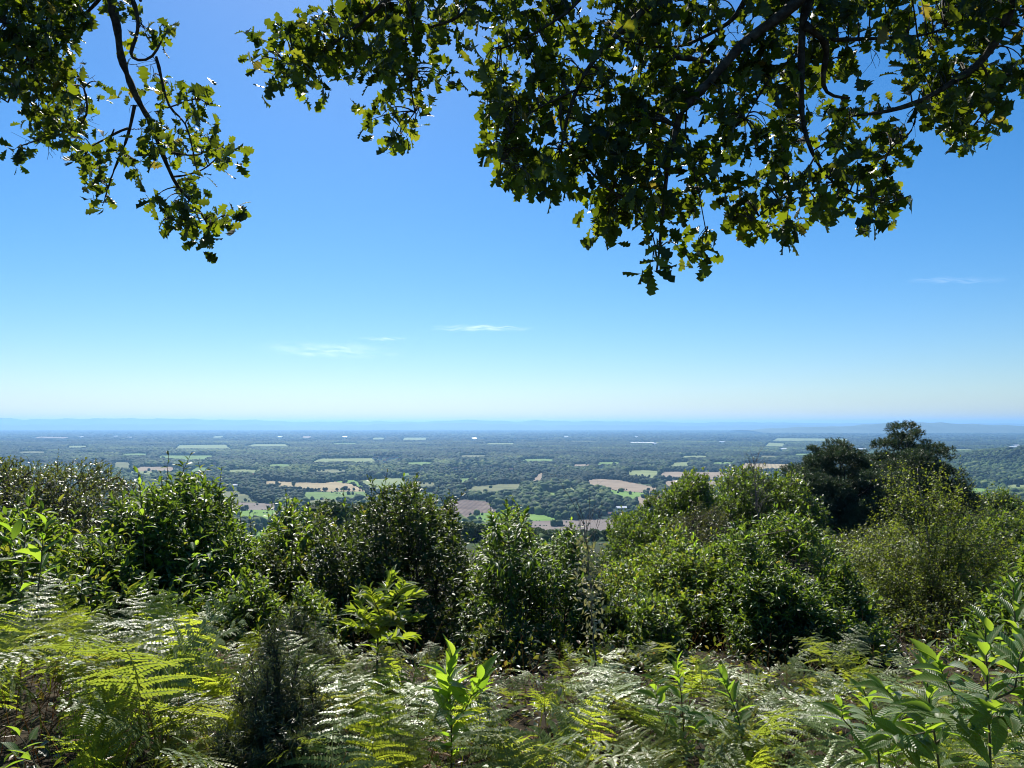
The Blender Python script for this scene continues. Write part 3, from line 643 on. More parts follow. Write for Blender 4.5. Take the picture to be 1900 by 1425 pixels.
def bush(name, label, cat, outline, Yc, D, n, nl, ll, tpls, mat, wood=bark, tlen=2.0, up=0.7, droop=0.0, stems=9, gap=0.0, low=0.0, lump=0.2, seed=1, rndc=(0.45, 0.22), group=None, trunk=None, twr=0.004, leafname='foliage', shell=2.0, rag=.10, shoots=45):
    """a dome of leafy twigs whose crest, at distance Yc, follows the outline and which is D deep to either side"""
    n = int(n * 1.55); ll = ll * .92
    ox, oz = outline_fn(outline, Yc); x0, x1 = ox[0], ox[-1]; hh = float(oz.max() - ground((x0 + x1) / 2, Yc))
    P = []; tot = 0
    while tot < n:
        m_ = n * 3
        x = rng.uniform(x0, x1, m_); s = rng.uniform(-1, 1, m_); t = rng.uniform(low, 1.0, m_)
        y = Yc + s * D; g = ground(x, y)
        lumpv = 1 + lump * np.sin(x * 5.1 / max(D, 1) + s * 4 + seed) * np.sin(s * 7 + x * 2.3 / max(D, 1))
        e = np.sqrt(np.clip(1 - s * s, 0, 1)) ** 0.8
        crest = 1 + rag * (.5 * np.sin(x * 9.0 / hh + seed) + .35 * np.sin(x * 21.0 / hh + 2 * seed + s * 3) + .3 * np.sin(x * 43.0 / hh + s * 7)) - rag * .4
        top = (np.interp(x, ox, oz) - g) * e * np.where(np.abs(s) < .25, 1, lumpv) * crest
        rho = np.sqrt(np.clip(s * s * 0.75 + t * t, 0, 1.2))
        keep = (top > 0.05) & (rng.uniform(size=m_) < 0.12 + 0.9 * np.clip(rho, 0, 1) ** shell)
        p = np.stack([x, y, g + t * top], -1)
        if gap: keep &= noise3(p, 3.2 / D, seed) > (gap - 1)
        # even sampling over the real volume
        keep &= rng.uniform(size=m_) < top / (oz.max() - g.min() + .01) + 0.05
        P.append(np.concatenate([p[keep], s[keep, None], t[keep, None]], 1)); tot += keep.sum()
    P = np.concatenate(P)[:n]; p, s, t = P[:, :3], P[:, 3], P[:, 4]
    bx = (x0 + x1) / 2; gz = float(ground(bx, Yc))
    e = root(name, label, cat, (bx, Yc, gz), group)
    dx = (p[:, 0] - bx) / ((x1 - x0) / 2)
    d = norm(np.stack([0.8 * dx, 0.9 * s, 0.35 + 0.7 * t], -1) + 0.45 * rng.normal(size=(n, 3)))
    L = ll * tlen * rng.uniform(0.6, 1.2, n)
    fb, wb = MB(), MB()
    leafy(fb, wb, p - d * L[:, None] * 0.6, d, L, nl, tpls, ll, up=up, droop=droop, twig_r=twr, rndc=rndc)
    # young shoots stand out of the crest
    if shoots:
        top_ = np.where((t > .8))[0]; si = rng.choice(top_, min(shoots, len(top_)), replace=False)
        sl = ll * rng.uniform(1.8, 5.5, len(si)); sdv = norm(np.array([0, 0, 1.]) + .25 * rng.normal(size=(len(si), 3)))
        leafy(fb, wb, p[si] - sdv * .08, sdv, sl, 10, tpls, ll * .85, up=up, droop=droop, twig_r=twr * 1.3, rndc=(rndc[0] + .12, rndc[1]))
    nd_ = 14; si = rng.choice(n, nd_, replace=False)       # bare and dead twigs among the leaves
    for q_ in p[si]:
        dd_ = norm(np.array([rng.normal(0, .5), rng.normal(0, .5), .8])); l_ = hh * rng.uniform(.08, .2); qq = q_ + dd_ * l_ * np.linspace(0, 1, 6)[:, None]; qq[1:] += np.cumsum(rng.normal(0, .03 * l_, (5, 3)), 0); wb.tube(qq, np.linspace(twr * 1.3, twr * .4, 6), 4)
    # stems and limbs
    k_ = rng.choice(n, min(stems * 5, n), replace=False); order = k_[np.argsort(-p[k_, 2])]
    mains = []
    for i in order[:stems]:
        if trunk is None: b0 = np.array([p[i, 0] * .7 + bx * .3 + rng.normal(0, .1), Yc + (p[i, 1] - Yc) * .4, 0]); b0[2] = ground(b0[0], b0[1]) - .05; r0 = 0.018 + 0.006 * D
        else: b0 = np.array([bx + trunk[1], Yc, gz + (p[i, 2] - gz) * rng.uniform(.25, .5)]); r0 = trunk[0] * .5
        c1 = (b0 * .45 + p[i] * .55); c1[:2] = b0[:2] * .65 + p[i, :2] * .35
        tt = np.linspace(0, 1, 9)[:, None]; q = (1 - tt) ** 2 * b0 + 2 * tt * (1 - tt) * c1 + tt ** 2 * p[i]
        q[1:-1] += rng.normal(0, 0.012 * (x1 - x0), (7, 3)); mains.append(q)
        wb.tube(q, np.linspace(r0, r0 * .2, 9), 5)
    if trunk is not None:
        tz = (np.interp(bx, ox, oz) - gz) * .85
        q = np.stack([bx + trunk[1] + np.cumsum(rng.normal(0, .03, 10)), np.full(10, Yc), gz - .1 + np.linspace(0, tz, 10)], -1)
        wb.tube(q, np.linspace(trunk[0], trunk[0] * .3, 10), 8); mains.append(q)
    MP = np.concatenate(mains)
    sel = rng.choice(n, min(n, 420), replace=False)
    b0 = p[sel] - d[sel] * L[sel, None] * .6
    dist = ((b0[:, None, :] - MP[None]) ** 2).sum(-1) + np.maximum(0, MP[None, :, 2] - b0[:, None, 2] + .05) * 2
    twigs(wb, MP[dist.argmin(1)], b0, twr * 1.6)
    fb.build(leafname, mat, e); wb.build('branches' if trunk is not None else 'stems', wood, e)
    return e

def sapling(name, label, cat, pts, Y, mat, ll, nleaf, tpls=(LANCE_HI, LANCE_HI2), rad=0.008, branches=(), spread=1.0, up=0.8, droop=0.1, t0=0.3, wood=stem_mat, group=None, rndc=(0.45, 0.2)):
    """upright shoots: stems run through pixel points at distance Y, down to the ground, with leaves set round them"""
    fb, wb = MB(), MB(); first = None
    for si, (pp, dy) in enumerate([(pts, 0.0)] + list(branches)):
        Q = at([q[0] for q in pp], [q[1] for q in pp], Y + dy)
        if si == 0 or len(pp) > 0 and pp[0] == 'g':
            pass
        if si == 0:
            g = float(ground(Q[0, 0], Y)); Q = np.concatenate([[[Q[0, 0], Y, min(g, Q[0, 2]) - 0.05]], Q]); first = np.array([Q[0, 0], Y, g])
        else:
            # spring from the nearest point of the first stem, lower down
            if dy != 0: Q[:, 1] = Y + np.linspace(0, dy, len(Q) + 1)[1:]
            dd = ((main - Q[0]) ** 2).sum(1) + np.maximum(0, main[:, 2] - Q[0, 2]) * .5; Q = np.concatenate([[main[dd.argmin()]], Q])
        seg = np.concatenate([[0], np.cumsum(np.linalg.norm(np.diff(Q, axis=0), axis=1))]); T = np.linspace(0, seg[-1], 24)
        C = np.stack([np.interp(T, seg, Q[:, k]) for k in range(3)], -1)
        for _ in range(2): C[1:-1] = (C[:-2] + 2 * C[1:-1] + C[2:]) / 4
        if si == 0: main = C
        r = rad * (1 if si == 0 else .6)
        wb.tube(C, np.linspace(r, r * .3, 24), 6)
        m_ = max(4, int(nleaf * (1 if si == 0 else .6)))
        for k in range(m_):
            f = t0 + (1 - t0) * (k + .5) / m_ if si == 0 else 0.25 + .75 * (k + .5) / m_
            i = min(22, int(f * 23)); p = C[i] + (C[i + 1] - C[i]) * (f * 23 - i); d = norm(C[i + 1] - C[i])
            a = k * 2.4 + rng.normal(0, .3) + si
            lat = np.array([math.cos(a), math.sin(a), 0.0]); tip = max(0, f - .55) / .45
            if si: lat = norm(np.cross(d, [0, 0, 1.])) * (1 if k % 2 else -1) + np.array([0, 0, .15]) + .25 * rng.normal(size=3)
            ld = norm(lat * spread * (1 - .5 * tip) + d * (.35 + 1.1 * tip) + np.array([0, 0, -droop * (1 - tip)]) + .15 * rng.normal(size=3))
            nr = norm(np.array([0, 0, up]) - lat * .25 * tip + d * .2 + .25 * rng.normal(size=3))
            s_ = ll * rng.uniform(.75, 1.1) * (1 - .35 * max(0, f - .8) / .2) * min(1, .55 + f)
            fb.scatter(tpls[int(rng.integers(len(tpls)))], p[None], frames(ld[None], nr[None], s_, s_, s_), np.clip(rng.normal(rndc[0], rndc[1], 1), 0, .99))
    e = root(name, label, cat, tuple(first), group)
    fb.build('foliage', mat, e); wb.build('stems' if branches else 'stem', wood, e)
    return e

# ================================================================== bushes and trees on the slope
CH = 'shrub'
bush('oak_tree', 'dull olive oak crown at the far left edge behind the shiny shrubs', 'tree', [(-120, 850), (-40, 846), (0, 848), (20, 842), (45, 850), (80, 864), (110, 872), (130, 862), (150, 858), (172, 872), (182, 894), (198, 890), (216, 897), (222, 930), (236, 945), (246, 985), (252, 1100)], 24, 4.2, 2600, 8, 0.13, (OAKLO, OAKLO), M_OLIVE, tlen=3, trunk=(.22, -1), gap=0.62, twr=.008, low=.3, lump=.12, seed=3, leafname='crown')
bush('chestnut_shrub', 'large dark leafy bush with bright tips, tallest on the left', CH, [(205, 1090), (222, 1000), (236, 945), (252, 905), (268, 890), (300, 885), (340, 885), (375, 893), (400, 915), (422, 955), (440, 1000), (452, 1060), (458, 1130)], 9.6, 1.5, 1500, 8, 0.12, (LANCE, LANCE2), M_CHEST, tlen=2.2, gap=.5, seed=5)
bush('chestnut_shrub', 'low shiny-leaved shrub at the left edge below the olive oak', CH, [(-160, 960), (-60, 945), (0, 955), (50, 965), (90, 985), (140, 985), (190, 1000), (240, 1010), (300, 1030), (350, 1075), (400, 1120)], 8.2, 1.2, 1000, 8, 0.135, (LANCE, LANCE2), M_CHEST, tlen=2.0, gap=.5, seed=6, rndc=(.6, .22))
bush('mixed_shrub', 'low green shrub in the dip between the two biggest dark bushes', CH, [(410, 1100), (440, 1020), (470, 985), (500, 965), (530, 955), (555, 960), (580, 1000), (610, 1090)], 12.0, 1.3, 900, 7, 0.105, (LANCE, OVAL), M_CHEST, tlen=2.2, gap=.5, seed=7, rndc=(.55, .2))
bush('alder_shrub', 'big rounded dark bush in the middle with glinting small leaves', CH, [(588, 1180), (602, 1060), (622, 975), (645, 942), (672, 934), (700, 924), (722, 916), (745, 910), (768, 902), (790, 914), (812, 926), (835, 942), (852, 985), (866, 1035), (872, 1100), (868, 1200)], 10.8, 1.8, 2300, 8, 0.085, (LANCE, OVAL), M_DARK, tlen=2.6, gap=.52, seed=8, rag=.10, shoots=60, shell=1.8)
bush('alder_shrub', 'dark leafy bush joined to the left side of the big rounded bush', CH, [(462, 1150), (482, 1045), (505, 985), (528, 962), (552, 955), (578, 948), (602, 952), (628, 975), (648, 1020), (665, 1090), (672, 1170)], 11.2, 1.4, 1300, 8, 0.09, (LANCE, OVAL), M_DARK, tlen=2.5, gap=.5, seed=33, rag=.14, shoots=45, shell=1.8, rndc=(.55, .22))
bush('chestnut_shrub', 'dark upright bush right of the big rounded bush, drooping-leaved', CH, [(842, 1220), (858, 1100), (876, 1045), (900, 1010), (918, 965), (940, 950), (962, 945), (985, 975), (1012, 990), (1040, 978), (1062, 985), (1082, 1015), (1102, 1070), (1122, 1170)], 10.2, 1.5, 1700, 8, 0.095, (LANCE2, LANCE), M_CHEST, tlen=2.3, droop=.3, gap=.5, seed=9, rndc=(.35, .22))
bush('chestnut_shrub', 'broad yellow-green leafy bush right of centre, left neighbour of the taller pointed-leaved bush', CH, [(1080, 1255), (1100, 1160), (1128, 1090), (1150, 1062), (1180, 1050), (1205, 1022), (1235, 1005), (1262, 1012), (1290, 996), (1318, 1015), (1340, 1060), (1362, 1150), (1370, 1250)], 11.3, 1.7, 2300, 8, 0.085, (LANCE, OVAL), M_CHEST, tlen=2.4, gap=.52, seed=10, rndc=(.72, .2), rag=.13, shoots=55, shell=1.6)
bush('chestnut_shrub', 'taller bush of glossy pointed leaves just left of the birch', CH, [(1288, 1255), (1305, 1120), (1328, 1030), (1350, 988), (1372, 968), (1390, 975), (1408, 992), (1430, 975), (1455, 958), (1480, 962), (1505, 985), (1532, 1010), (1550, 1060), (1565, 1140), (1562, 1250)], 10.4, 1.7, 2500, 8, 0.095, (LANCE, LANCE2), M_CHEST, tlen=2.4, gap=.5, seed=31, rndc=(.5, .22), rag=.14, shoots=70, shell=1.7)
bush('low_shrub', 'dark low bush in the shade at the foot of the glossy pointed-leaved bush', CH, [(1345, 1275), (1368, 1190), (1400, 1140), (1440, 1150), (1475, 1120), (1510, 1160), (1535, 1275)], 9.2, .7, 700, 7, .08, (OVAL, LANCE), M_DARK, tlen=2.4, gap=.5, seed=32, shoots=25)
bush('oak_tree', 'young oak on the slope just left of the pale brown scrub, right of centre', 'tree', [(1108, 1090), (1122, 1030), (1140, 975), (1165, 955), (1190, 952), (1200, 925), (1222, 905), (1245, 895), (1262, 900), (1280, 885), (1292, 878), (1303, 905), (1312, 950), (1320, 1000), (1330, 1080)], 26, 2.6, 2100, 7, 0.15, (OAKLO, OAKLO), M_OAKHILL, tlen=2.6, trunk=(.14, .2), gap=.6, twr=.007, low=.25, lump=.16, seed=11, leafname='crown')
bush('scrub_birch', 'brownish olive feathery scrub between two oaks right of centre', 'tree', [(1228, 1080), (1245, 985), (1262, 950), (1290, 935), (1310, 945), (1330, 930), (1345, 960), (1355, 1050)], 21, 1.4, 1500, 6, 0.06, (BIRCH,), M_OLIVE, tlen=5, trunk=(.07, 0), gap=.4, twr=.005, seed=12, rndc=(.6, .25), leafname='crown')
bush('oak_tree', 'round dense oak just left of the dark pines', 'tree', [(1285, 1040), (1300, 950), (1318, 915), (1335, 893), (1355, 875), (1378, 865), (1400, 868), (1425, 872), (1445, 868), (1465, 872), (1482, 890), (1495, 930), (1505, 1020)], 30, 3.0, 2300, 7, 0.16, (OAKLO, OAKLO), M_OAKHILL, tlen=2.6, trunk=(.16, 0), gap=.6, twr=.008, low=.25, lump=.14, seed=13, leafname='crown')
bush('oak_tree', 'dark oak at the right edge behind the birch', 'tree', [(1770, 1110), (1790, 1010), (1810, 965), (1830, 955), (1850, 958), (1880, 945), (1915, 940), (1960, 950), (2010, 1000)], 21, 2.6, 1900, 7, 0.13, (OAKLO, OAKLO), M_OAKHILL, tlen=2.6, trunk=(.14, .3), gap=.55, twr=.007, low=.2, seed=14, leafname='crown')
bush('beech_tree', 'rounded olive tree standing alone beyond the birch near the right edge', 'tree', [(1808, 985), (1822, 940), (1838, 922), (1858, 908), (1876, 915), (1892, 930), (1904, 955), (1910, 985)], 70, 2.8, 1700, 6, 0.22, (OVAL, OAKLO), M_OAKHILL, tlen=2.6, trunk=(.2, 0), gap=.4, twr=.012, low=.25, seed=15, leafname='crown')
bush('chestnut_shrub', 'leafy bush at the right edge behind the big-leaved saplings', CH, [(1838, 1260), (1858, 1150), (1880, 1095), (1910, 1070), (1960, 1060), (2040, 1090)], 8.0, 1.0, 700, 7, 0.11, (LANCE, LANCE2), M_CHEST, tlen=2.2, gap=.5, seed=16)
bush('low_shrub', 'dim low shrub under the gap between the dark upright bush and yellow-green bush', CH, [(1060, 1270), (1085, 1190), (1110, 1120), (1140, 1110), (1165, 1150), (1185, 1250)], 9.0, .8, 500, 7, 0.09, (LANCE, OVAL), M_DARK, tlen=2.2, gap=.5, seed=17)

bush('sallow_scrub', 'dim olive scrub filling the slope beneath the pines', CH, [(1400, 1070), (1430, 1010), (1470, 985), (1530, 990), (1580, 1000), (1620, 985), (1680, 975), (1740, 985), (1800, 1000), (1860, 1060)], 31, 3.0, 1700, 7, 0.11, (OVAL, BIRCH), M_OLIVE, tlen=3.4, gap=.4, low=.1, seed=19, twr=.005)
bush('sallow_scrub', 'dim olive scrub on the slope behind the dark upright bush', CH, [(840, 1110), (880, 1040), (940, 1035), (1000, 1040), (1060, 1035), (1110, 1030), (1160, 1045), (1210, 1110)], 24, 2.0, 1300, 7, 0.10, (OVAL, LANCE), M_DARK, tlen=3.0, gap=.4, low=.1, seed=20, twr=.005)
for lab_, out_, Y_, n_, m_ in [
 ('small glossy shrub at the edge of the dark hollow, right of the large left bush', [(410, 1180), (425, 1110), (445, 1075), (462, 1050), (480, 1085), (500, 1120), (520, 1190)], 8.0, 420, M_CHEST),
 ('small shrub at the left foot of the big rounded dark bush', [(520, 1200), (545, 1120), (570, 1085), (590, 1100), (615, 1130), (640, 1205)], 8.6, 420, M_CHEST),
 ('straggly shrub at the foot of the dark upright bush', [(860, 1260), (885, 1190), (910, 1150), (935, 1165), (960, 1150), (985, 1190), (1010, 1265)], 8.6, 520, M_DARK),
 ('light green shrub at the left foot of the yellow-green bush', [(1130, 1260), (1150, 1170), (1175, 1120), (1200, 1090), (1230, 1115), (1262, 1180), (1290, 1260)], 8.8, 560, M_CHEST),
 ('leafy shrub between the glossy pointed-leaved bush and the birch', [(1500, 1220), (1515, 1110), (1535, 1050), (1556, 1035), (1580, 1070), (1600, 1130), (1620, 1230)], 10.6, 520, M_CHEST),
 ('narrow bush squeezed between the large left bush and the low shiny shrub', [(160, 1120), (180, 1040), (200, 990), (220, 960), (240, 990), (265, 1050), (290, 1120)], 8.9, 480, M_CHEST)]:
    bush('low_shrub', lab_, CH, out_, Y_, .7, n_, 7, .095, (LANCE, LANCE2), m_, tlen=2.3, gap=.45, seed=int(Y_ * 10), rndc=(.6, .22), shoots=20, stems=6)
# silver birch: slender trunk, fine twigs, tiny leaves with sky between them
def birch(name, label, trunk_px, Y, outline, n, ll=0.042, seed=1):
    T = at([q[0] for q in trunk_px], [q[1] for q in trunk_px], Y); g = float(ground(T[0, 0], Y)); T = np.concatenate([[[T[0, 0] + .02, Y, g - .1]], T])
    seg = np.concatenate([[0], np.cumsum(np.linalg.norm(np.diff(T, axis=0), axis=1))]); S = np.linspace(0, seg[-1], 30)
    C = np.stack([np.interp(S, seg, T[:, k]) for k in range(3)], -1) + rng.normal(0, .008, (30, 3))
    e = root(name, label, 'tree', (T[0, 0], Y, g)); fb, wb, tb = MB(), MB(), MB()
    tb.tube(C, np.linspace(.032, .006, 30), 7)
    ox, oz = outline_fn(outline, Y)
    nb = 130; B0 = []; D0 = []; L0 = []
    for k in range(nb):
        i = int(rng.uniform(4, 29)); p = C[i]; a = rng.uniform(0, 2 * PI)
        ex = rng.uniform(ox[0], ox[-1]); zt = np.interp(ex, ox, oz)
        tx_ = np.array([ex, Y + 0.75 * (ex - p[0]) * math.tan(a) if False else Y + rng.normal(0, .75), 0]); tx_[2] = g + (zt - g) * 1.07 * rng.uniform(.12, 1.0) ** .5
        if tx_[2] < p[2] - 0.2: i = max(2, int(i * .4)); p = C[i]
        tt = np.linspace(0, 1, 10)[:, None]; mid = p * .5 + tx_ * .5; mid[2] = max(p[2], tx_[2]) * .6 + min(p[2], tx_[2]) * .4
        q = (1 - tt) ** 2 * p + 2 * tt * (1 - tt) * mid + tt ** 2 * tx_; q[1:] += rng.normal(0, .02, (9, 3))
        wb.tube(q, np.linspace(.009, .002, 10), 4)
        m_ = int(n / nb / 7) + 1; f = rng.uniform(.25, 1, m_); ii = np.minimum(8, (f * 9).astype(int))
        B0.append(q[ii] + (q[ii + 1] - q[ii]) * (f * 9 - ii)[:, None]); dd = norm(q[ii + 1] - q[ii] + .12 * rng.normal(size=(m_, 3)) + [0, 0, .02]); D0.append(dd); L0.append(rng.uniform(.14, .42, m_))
    B0 = np.concatenate(B0); D0 = np.concatenate(D0); L0 = np.concatenate(L0)
    leafy(fb, wb, B0, D0, L0, 7, (BIRCH,), ll, up=.4, droop=.5, twig_r=.0016, rndc=(.5, .2))
    fb.build('crown', M_BIRCH, e); tb.build('trunk', birch_bark, e); wb.build('branches', bark, e)
birch('birch_tree', 'slender young birch with tiny yellow-green leaves and a thin trunk, before the pines', [(1735, 1235), (1728, 1100), (1722, 1000), (1712, 930), (1703, 868)], 12.5, [(1520, 1260), (1535, 1130), (1548, 1060), (1580, 1015), (1620, 990), (1650, 955), (1672, 900), (1700, 855), (1712, 880), (1745, 905), (1775, 915), (1800, 945), (1815, 985), (1850, 1020), (1878, 1080), (1895, 1180), (1900, 1260)], 36000)
bush('birch_thicket', 'dense yellow-green birch thicket below the slender birch on the right', CH, [(1515, 1280), (1530, 1180), (1550, 1120), (1590, 1090), (1650, 1065), (1720, 1050), (1790, 1065), (1850, 1090), (1890, 1160), (1910, 1270)], 11.8, 1.1, 2200, 7, 0.045, (BIRCH,), M_BIRCH, tlen=5, gap=.5, seed=18, twr=.002, droop=.3, rndc=(.5, .2))

# Scots pines
def pine(name, label, outline, low_px, Y, D, trunk_px, n, seed):
    r = np.random.default_rng(seed)
    ox, oz = outline_fn(outline, Y); lx, lz = outline_fn(low_px, Y)
    T = at([q[0] for q in trunk_px], [q[1] for q in trunk_px], Y); g = float(ground(T[0, 0], Y))
    T = np.concatenate([[[T[0, 0], Y, g - .2]], T]); e = root(name, label, 'tree', (T[0, 0], Y, g)); fb, wb, tb = MB(), MB(), MB()
    seg = np.concatenate([[0], np.cumsum(np.linalg.norm(np.diff(T, axis=0), axis=1))]); S = np.linspace(0, seg[-1], 20)
    C = np.stack([np.interp(S, seg, T[:, k]) for k in range(3)], -1)
    for _ in range(2): C[1:-1] = (C[:-2] + 2 * C[1:-1] + C[2:]) / 4
    tb.tube(C, np.linspace(.20, .05, 20), 8)
    # boughs end in pads of foliage
    pads = []
    nb = 88
    for k in range(nb):
        x = r.uniform(ox[0], ox[-1]); s = r.uniform(-1, 1); zt, zl = np.interp(x, ox, oz), np.interp(x, lx, lz)
        z = zl + (zt - zl) * math.sqrt(max(.02, 1 - .6 * s * s)) * r.uniform(.05, 1) ** .6 - .15
        tip = np.array([x, Y + s * D, z]); i = int(np.clip(np.abs(C[:, 2] - (z * .6 + g * .4 + r.uniform(-.8, .4))).argmin(), 6, 19)); p = C[i]
        tt = np.linspace(0, 1, 10)[:, None]; mid = p * .45 + tip * .55; mid[2] -= .25 * r.uniform(0, 1.5); q = (1 - tt) ** 2 * p + 2 * tt * (1 - tt) * mid + tt ** 2 * tip
        q[1:-1] += r.normal(0, .05, (8, 3)); wb.tube(q, np.linspace(.055, .015, 10), 5)
        pads.append((tip, r.uniform(.55, 1.05)))
        if k % 2: pads.append((q[6] + r.normal(0, .15, 3), r.uniform(.3, .5)))
    for x in np.linspace(ox[0] + .1, ox[-1] - .1, 34):        # the crest
        pads.append((np.array([x, Y + r.normal(0, D * .2), np.interp(x, ox, oz) - .26 - r.uniform(0, .2)]), r.uniform(.22, .4)))
    W = np.array([q[1] ** 2 for q in pads]); W /= W.sum()
    idx = r.choice(len(pads), n, p=W); c0 = np.array([q[0] for q in pads])[idx]; R = np.array([q[1] for q in pads])[idx]
    d = norm(r.normal(size=(n, 3)) + [0, 0, .35]); pos = c0 + d * (R * r.uniform(.55, 1, n))[:, None] * [1.1, 1.1, .62]
    ax = norm(d + [0, 0, .55] + .3 * r.normal(size=(n, 3)))
    twigs(wb, pos - ax * .22, pos, .007)
    for k in range(20):
        a = r.uniform(0, 2 * PI, n); side = norm(np.cross(ax, r.normal(size=(n, 3))))
        nd = norm(ax * r.uniform(.25, 1.0, (n, 1)) + side * .8); b0 = pos - ax * (r.uniform(0, .2, n))[:, None]
        fb.scatter(NEEDLE, b0, frames(nd, r.normal(size=(n, 3)), .022, r.uniform(.10, .18, n), 1), np.clip(r.normal(.45, .22, n), 0, .92))
    fb.build('crown', M_PINE, e); tb.build('trunk', bark, e); wb.build('branches', bark, e)
pine('pine_tree', 'broad dark pine, the left of the two, with a forked crown top', [(1465, 935), (1480, 880), (1492, 852), (1508, 840), (1514, 822), (1530, 834), (1542, 826), (1556, 818), (1566, 836), (1580, 838), (1592, 822), (1604, 850), (1622, 858), (1640, 880), (1650, 930)], [(1465, 945), (1490, 965), (1540, 985), (1600, 968), (1650, 955)], 40, 3.0, [(1566, 1010), (1570, 985), (1578, 960), (1566, 930), (1555, 890)], 14000, 5)
pine('pine_tree', 'taller dark pine with a pointed top, right of the broad pine', [(1600, 935), (1612, 870), (1625, 848), (1632, 828), (1648, 842), (1655, 806), (1668, 812), (1676, 795), (1690, 788), (1704, 800), (1714, 818), (1728, 822), (1738, 846), (1746, 862), (1748, 885), (1760, 905), (1775, 930), (1785, 970)], [(1600, 945), (1640, 970), (1700, 965), (1785, 985)], 42, 3.0, [(1618, 1010), (1622, 985), (1612, 955), (1640, 925), (1672, 870), (1685, 820)], 13500, 6)

# bare twiggy tree
def bare(name, label, cat, trunk_px, Y, tips, rad, fine, spread, mat, seed, lichen=0):
    r = np.random.default_rng(seed)
    T = at([q[0] for q in trunk_px], [q[1] for q in trunk_px], Y); g = float(ground(T[0, 0], Y)); T = np.concatenate([[[T[0, 0], Y, min(g, T[0, 2] - .05) - .05]], T])
    seg = np.concatenate([[0], np.cumsum(np.linalg.norm(np.diff(T, axis=0), axis=1))]); S = np.linspace(0, seg[-1], 24)
    C = np.stack([np.interp(S, seg, T[:, k]) for k in range(3)], -1); C[1:-1] += r.normal(0, rad * .5, (22, 3))
    e = root(name, label, cat, (T[0, 0], Y, g)); tb, wb = MB(), MB(); tb.tube(C, np.linspace(rad, rad * .25, 24), 6)
    Lh = seg[-1]
    for k in range(tips):
        i = int(r.uniform(11, 23)); p = C[i]; d = norm(np.array([r.normal(0, spread), r.normal(0, spread), 1.0])); L = Lh * r.uniform(.08, .25)
        q = p + d * L * np.linspace(0, 1, 7)[:, None]; q[1:] += np.cumsum(r.normal(0, .05 * L, (6, 3)), 0) * .6; wb.tube(q, np.linspace(rad * .3, rad * .08, 7), 4)
        for _ in range(fine):
            j = int(r.integers(2, 7)); d2 = norm(d + r.normal(0, .6, 3)); twigs(wb, q[j:j + 1], (q[j] + d2 * L * r.uniform(.2, .6))[None], rad * .08)
    tb.build('trunk', mat, e); wb.build('branches', mat, e)
    return e, C
bare('dead_tree', 'bare grey twiggy dead tree rising above the round oak', 'tree', [(1412, 1000), (1405, 940), (1400, 885), (1398, 850)], 27.0, 40, .03, 7, .5, dead_bark, 3)
e_, C_ = bare('dead_sapling', 'thin tall bare dead stem with pale lichen, standing before the dark upright bush', 'sapling', [(1106, 1305), (1102, 1200), (1096, 1100), (1088, 1010), (1078, 950), (1068, 925)], 7.0, 16, .012, 3, .35, dead_bark, 4)
lb = MB(); nl_ = 240; f_ = rng.uniform(8, 19, nl_); i_ = f_.astype(int); pp_ = C_[i_] + (C_[i_ + 1] - C_[i_]) * (f_ - i_)[:, None] + rng.normal(0, .05, (nl_, 3)) * [1, 1, .6]
lb.scatter(OVAL, pp_, frames(rand_dir(nl_), rand_dir(nl_), .05, .06, .05), rng.uniform(.5, 1, nl_))
lb.build('lichen', leaf_mat('lichen', [(0, (0.16, 0.17, 0.09)), (1, (0.34, 0.33, 0.22))], [(0, (0.2, 0.22, 0.05)), (1, (0.4, 0.38, 0.12))], tf=.3, rough=.6), e_)['kind'] = 'stuff'

# ================================================================== saplings and shoots
SG = None
sapling('chestnut_sapling', 'bushy yellow-leaved chestnut sapling before the big dark bush', 'sapling', [(700, 1215), (702, 1160), (712, 1110), (728, 1065)], 6.3, M_YELLOW, 0.145, 50, rad=.012, branches=[([(722, 1150), (745, 1120), (775, 1100)], -.15), ([(690, 1165), (672, 1130), (664, 1100)], .1), ([(705, 1175), (735, 1165), (770, 1150)], -.3), ([(692, 1182), (665, 1172), (645, 1160)], -.25), ([(706, 1180), (740, 1180), (765, 1180)], .3), ([(700, 1160), (690, 1120), (686, 1095)], -.3), ([(712, 1140), (738, 1100), (750, 1080)], -.3), ([(698, 1190), (720, 1160), (745, 1140)], -.45), ([(695, 1195), (668, 1150), (655, 1135)], -.35)], t0=.4, up=.45, droop=-.3, spread=.85)
sapling('broadleaf_sapling', 'bright green big-leaved sapling, the most vivid plant low in the middle', 'sapling', [(838, 1370), (836, 1310), (832, 1260), (838, 1215)], 4.2, M_BRIGHT, 0.20, 24, rad=.007, branches=[([(860, 1330), (876, 1290), (890, 1262)], -.1)], t0=.35, spread=.75, up=.3, droop=-.25)
sapling('chestnut_sapling', 'thin-leaved young sapling among ferns with pale yellow tip, right of centre', 'sapling', [(1268, 1345), (1264, 1290), (1258, 1240), (1254, 1222)], 5.0, M_BRIGHT, 0.135, 18, rad=.006, branches=[([(1230, 1345), (1222, 1300), (1215, 1262)], -.2)], t0=.3, spread=.85)
sapling('chestnut_sapling', 'dark arching sapling with narrow leaves among ferns, below the yellow-green bush', 'sapling', [(1378, 1385), (1370, 1330), (1350, 1280), (1336, 1248)], 4.6, M_CHEST_HI, 0.125, 24, rad=.008, branches=[([(1330, 1350), (1305, 1330)], -.2)], t0=.25, spread=.9, droop=.2, rndc=(.25, .15))
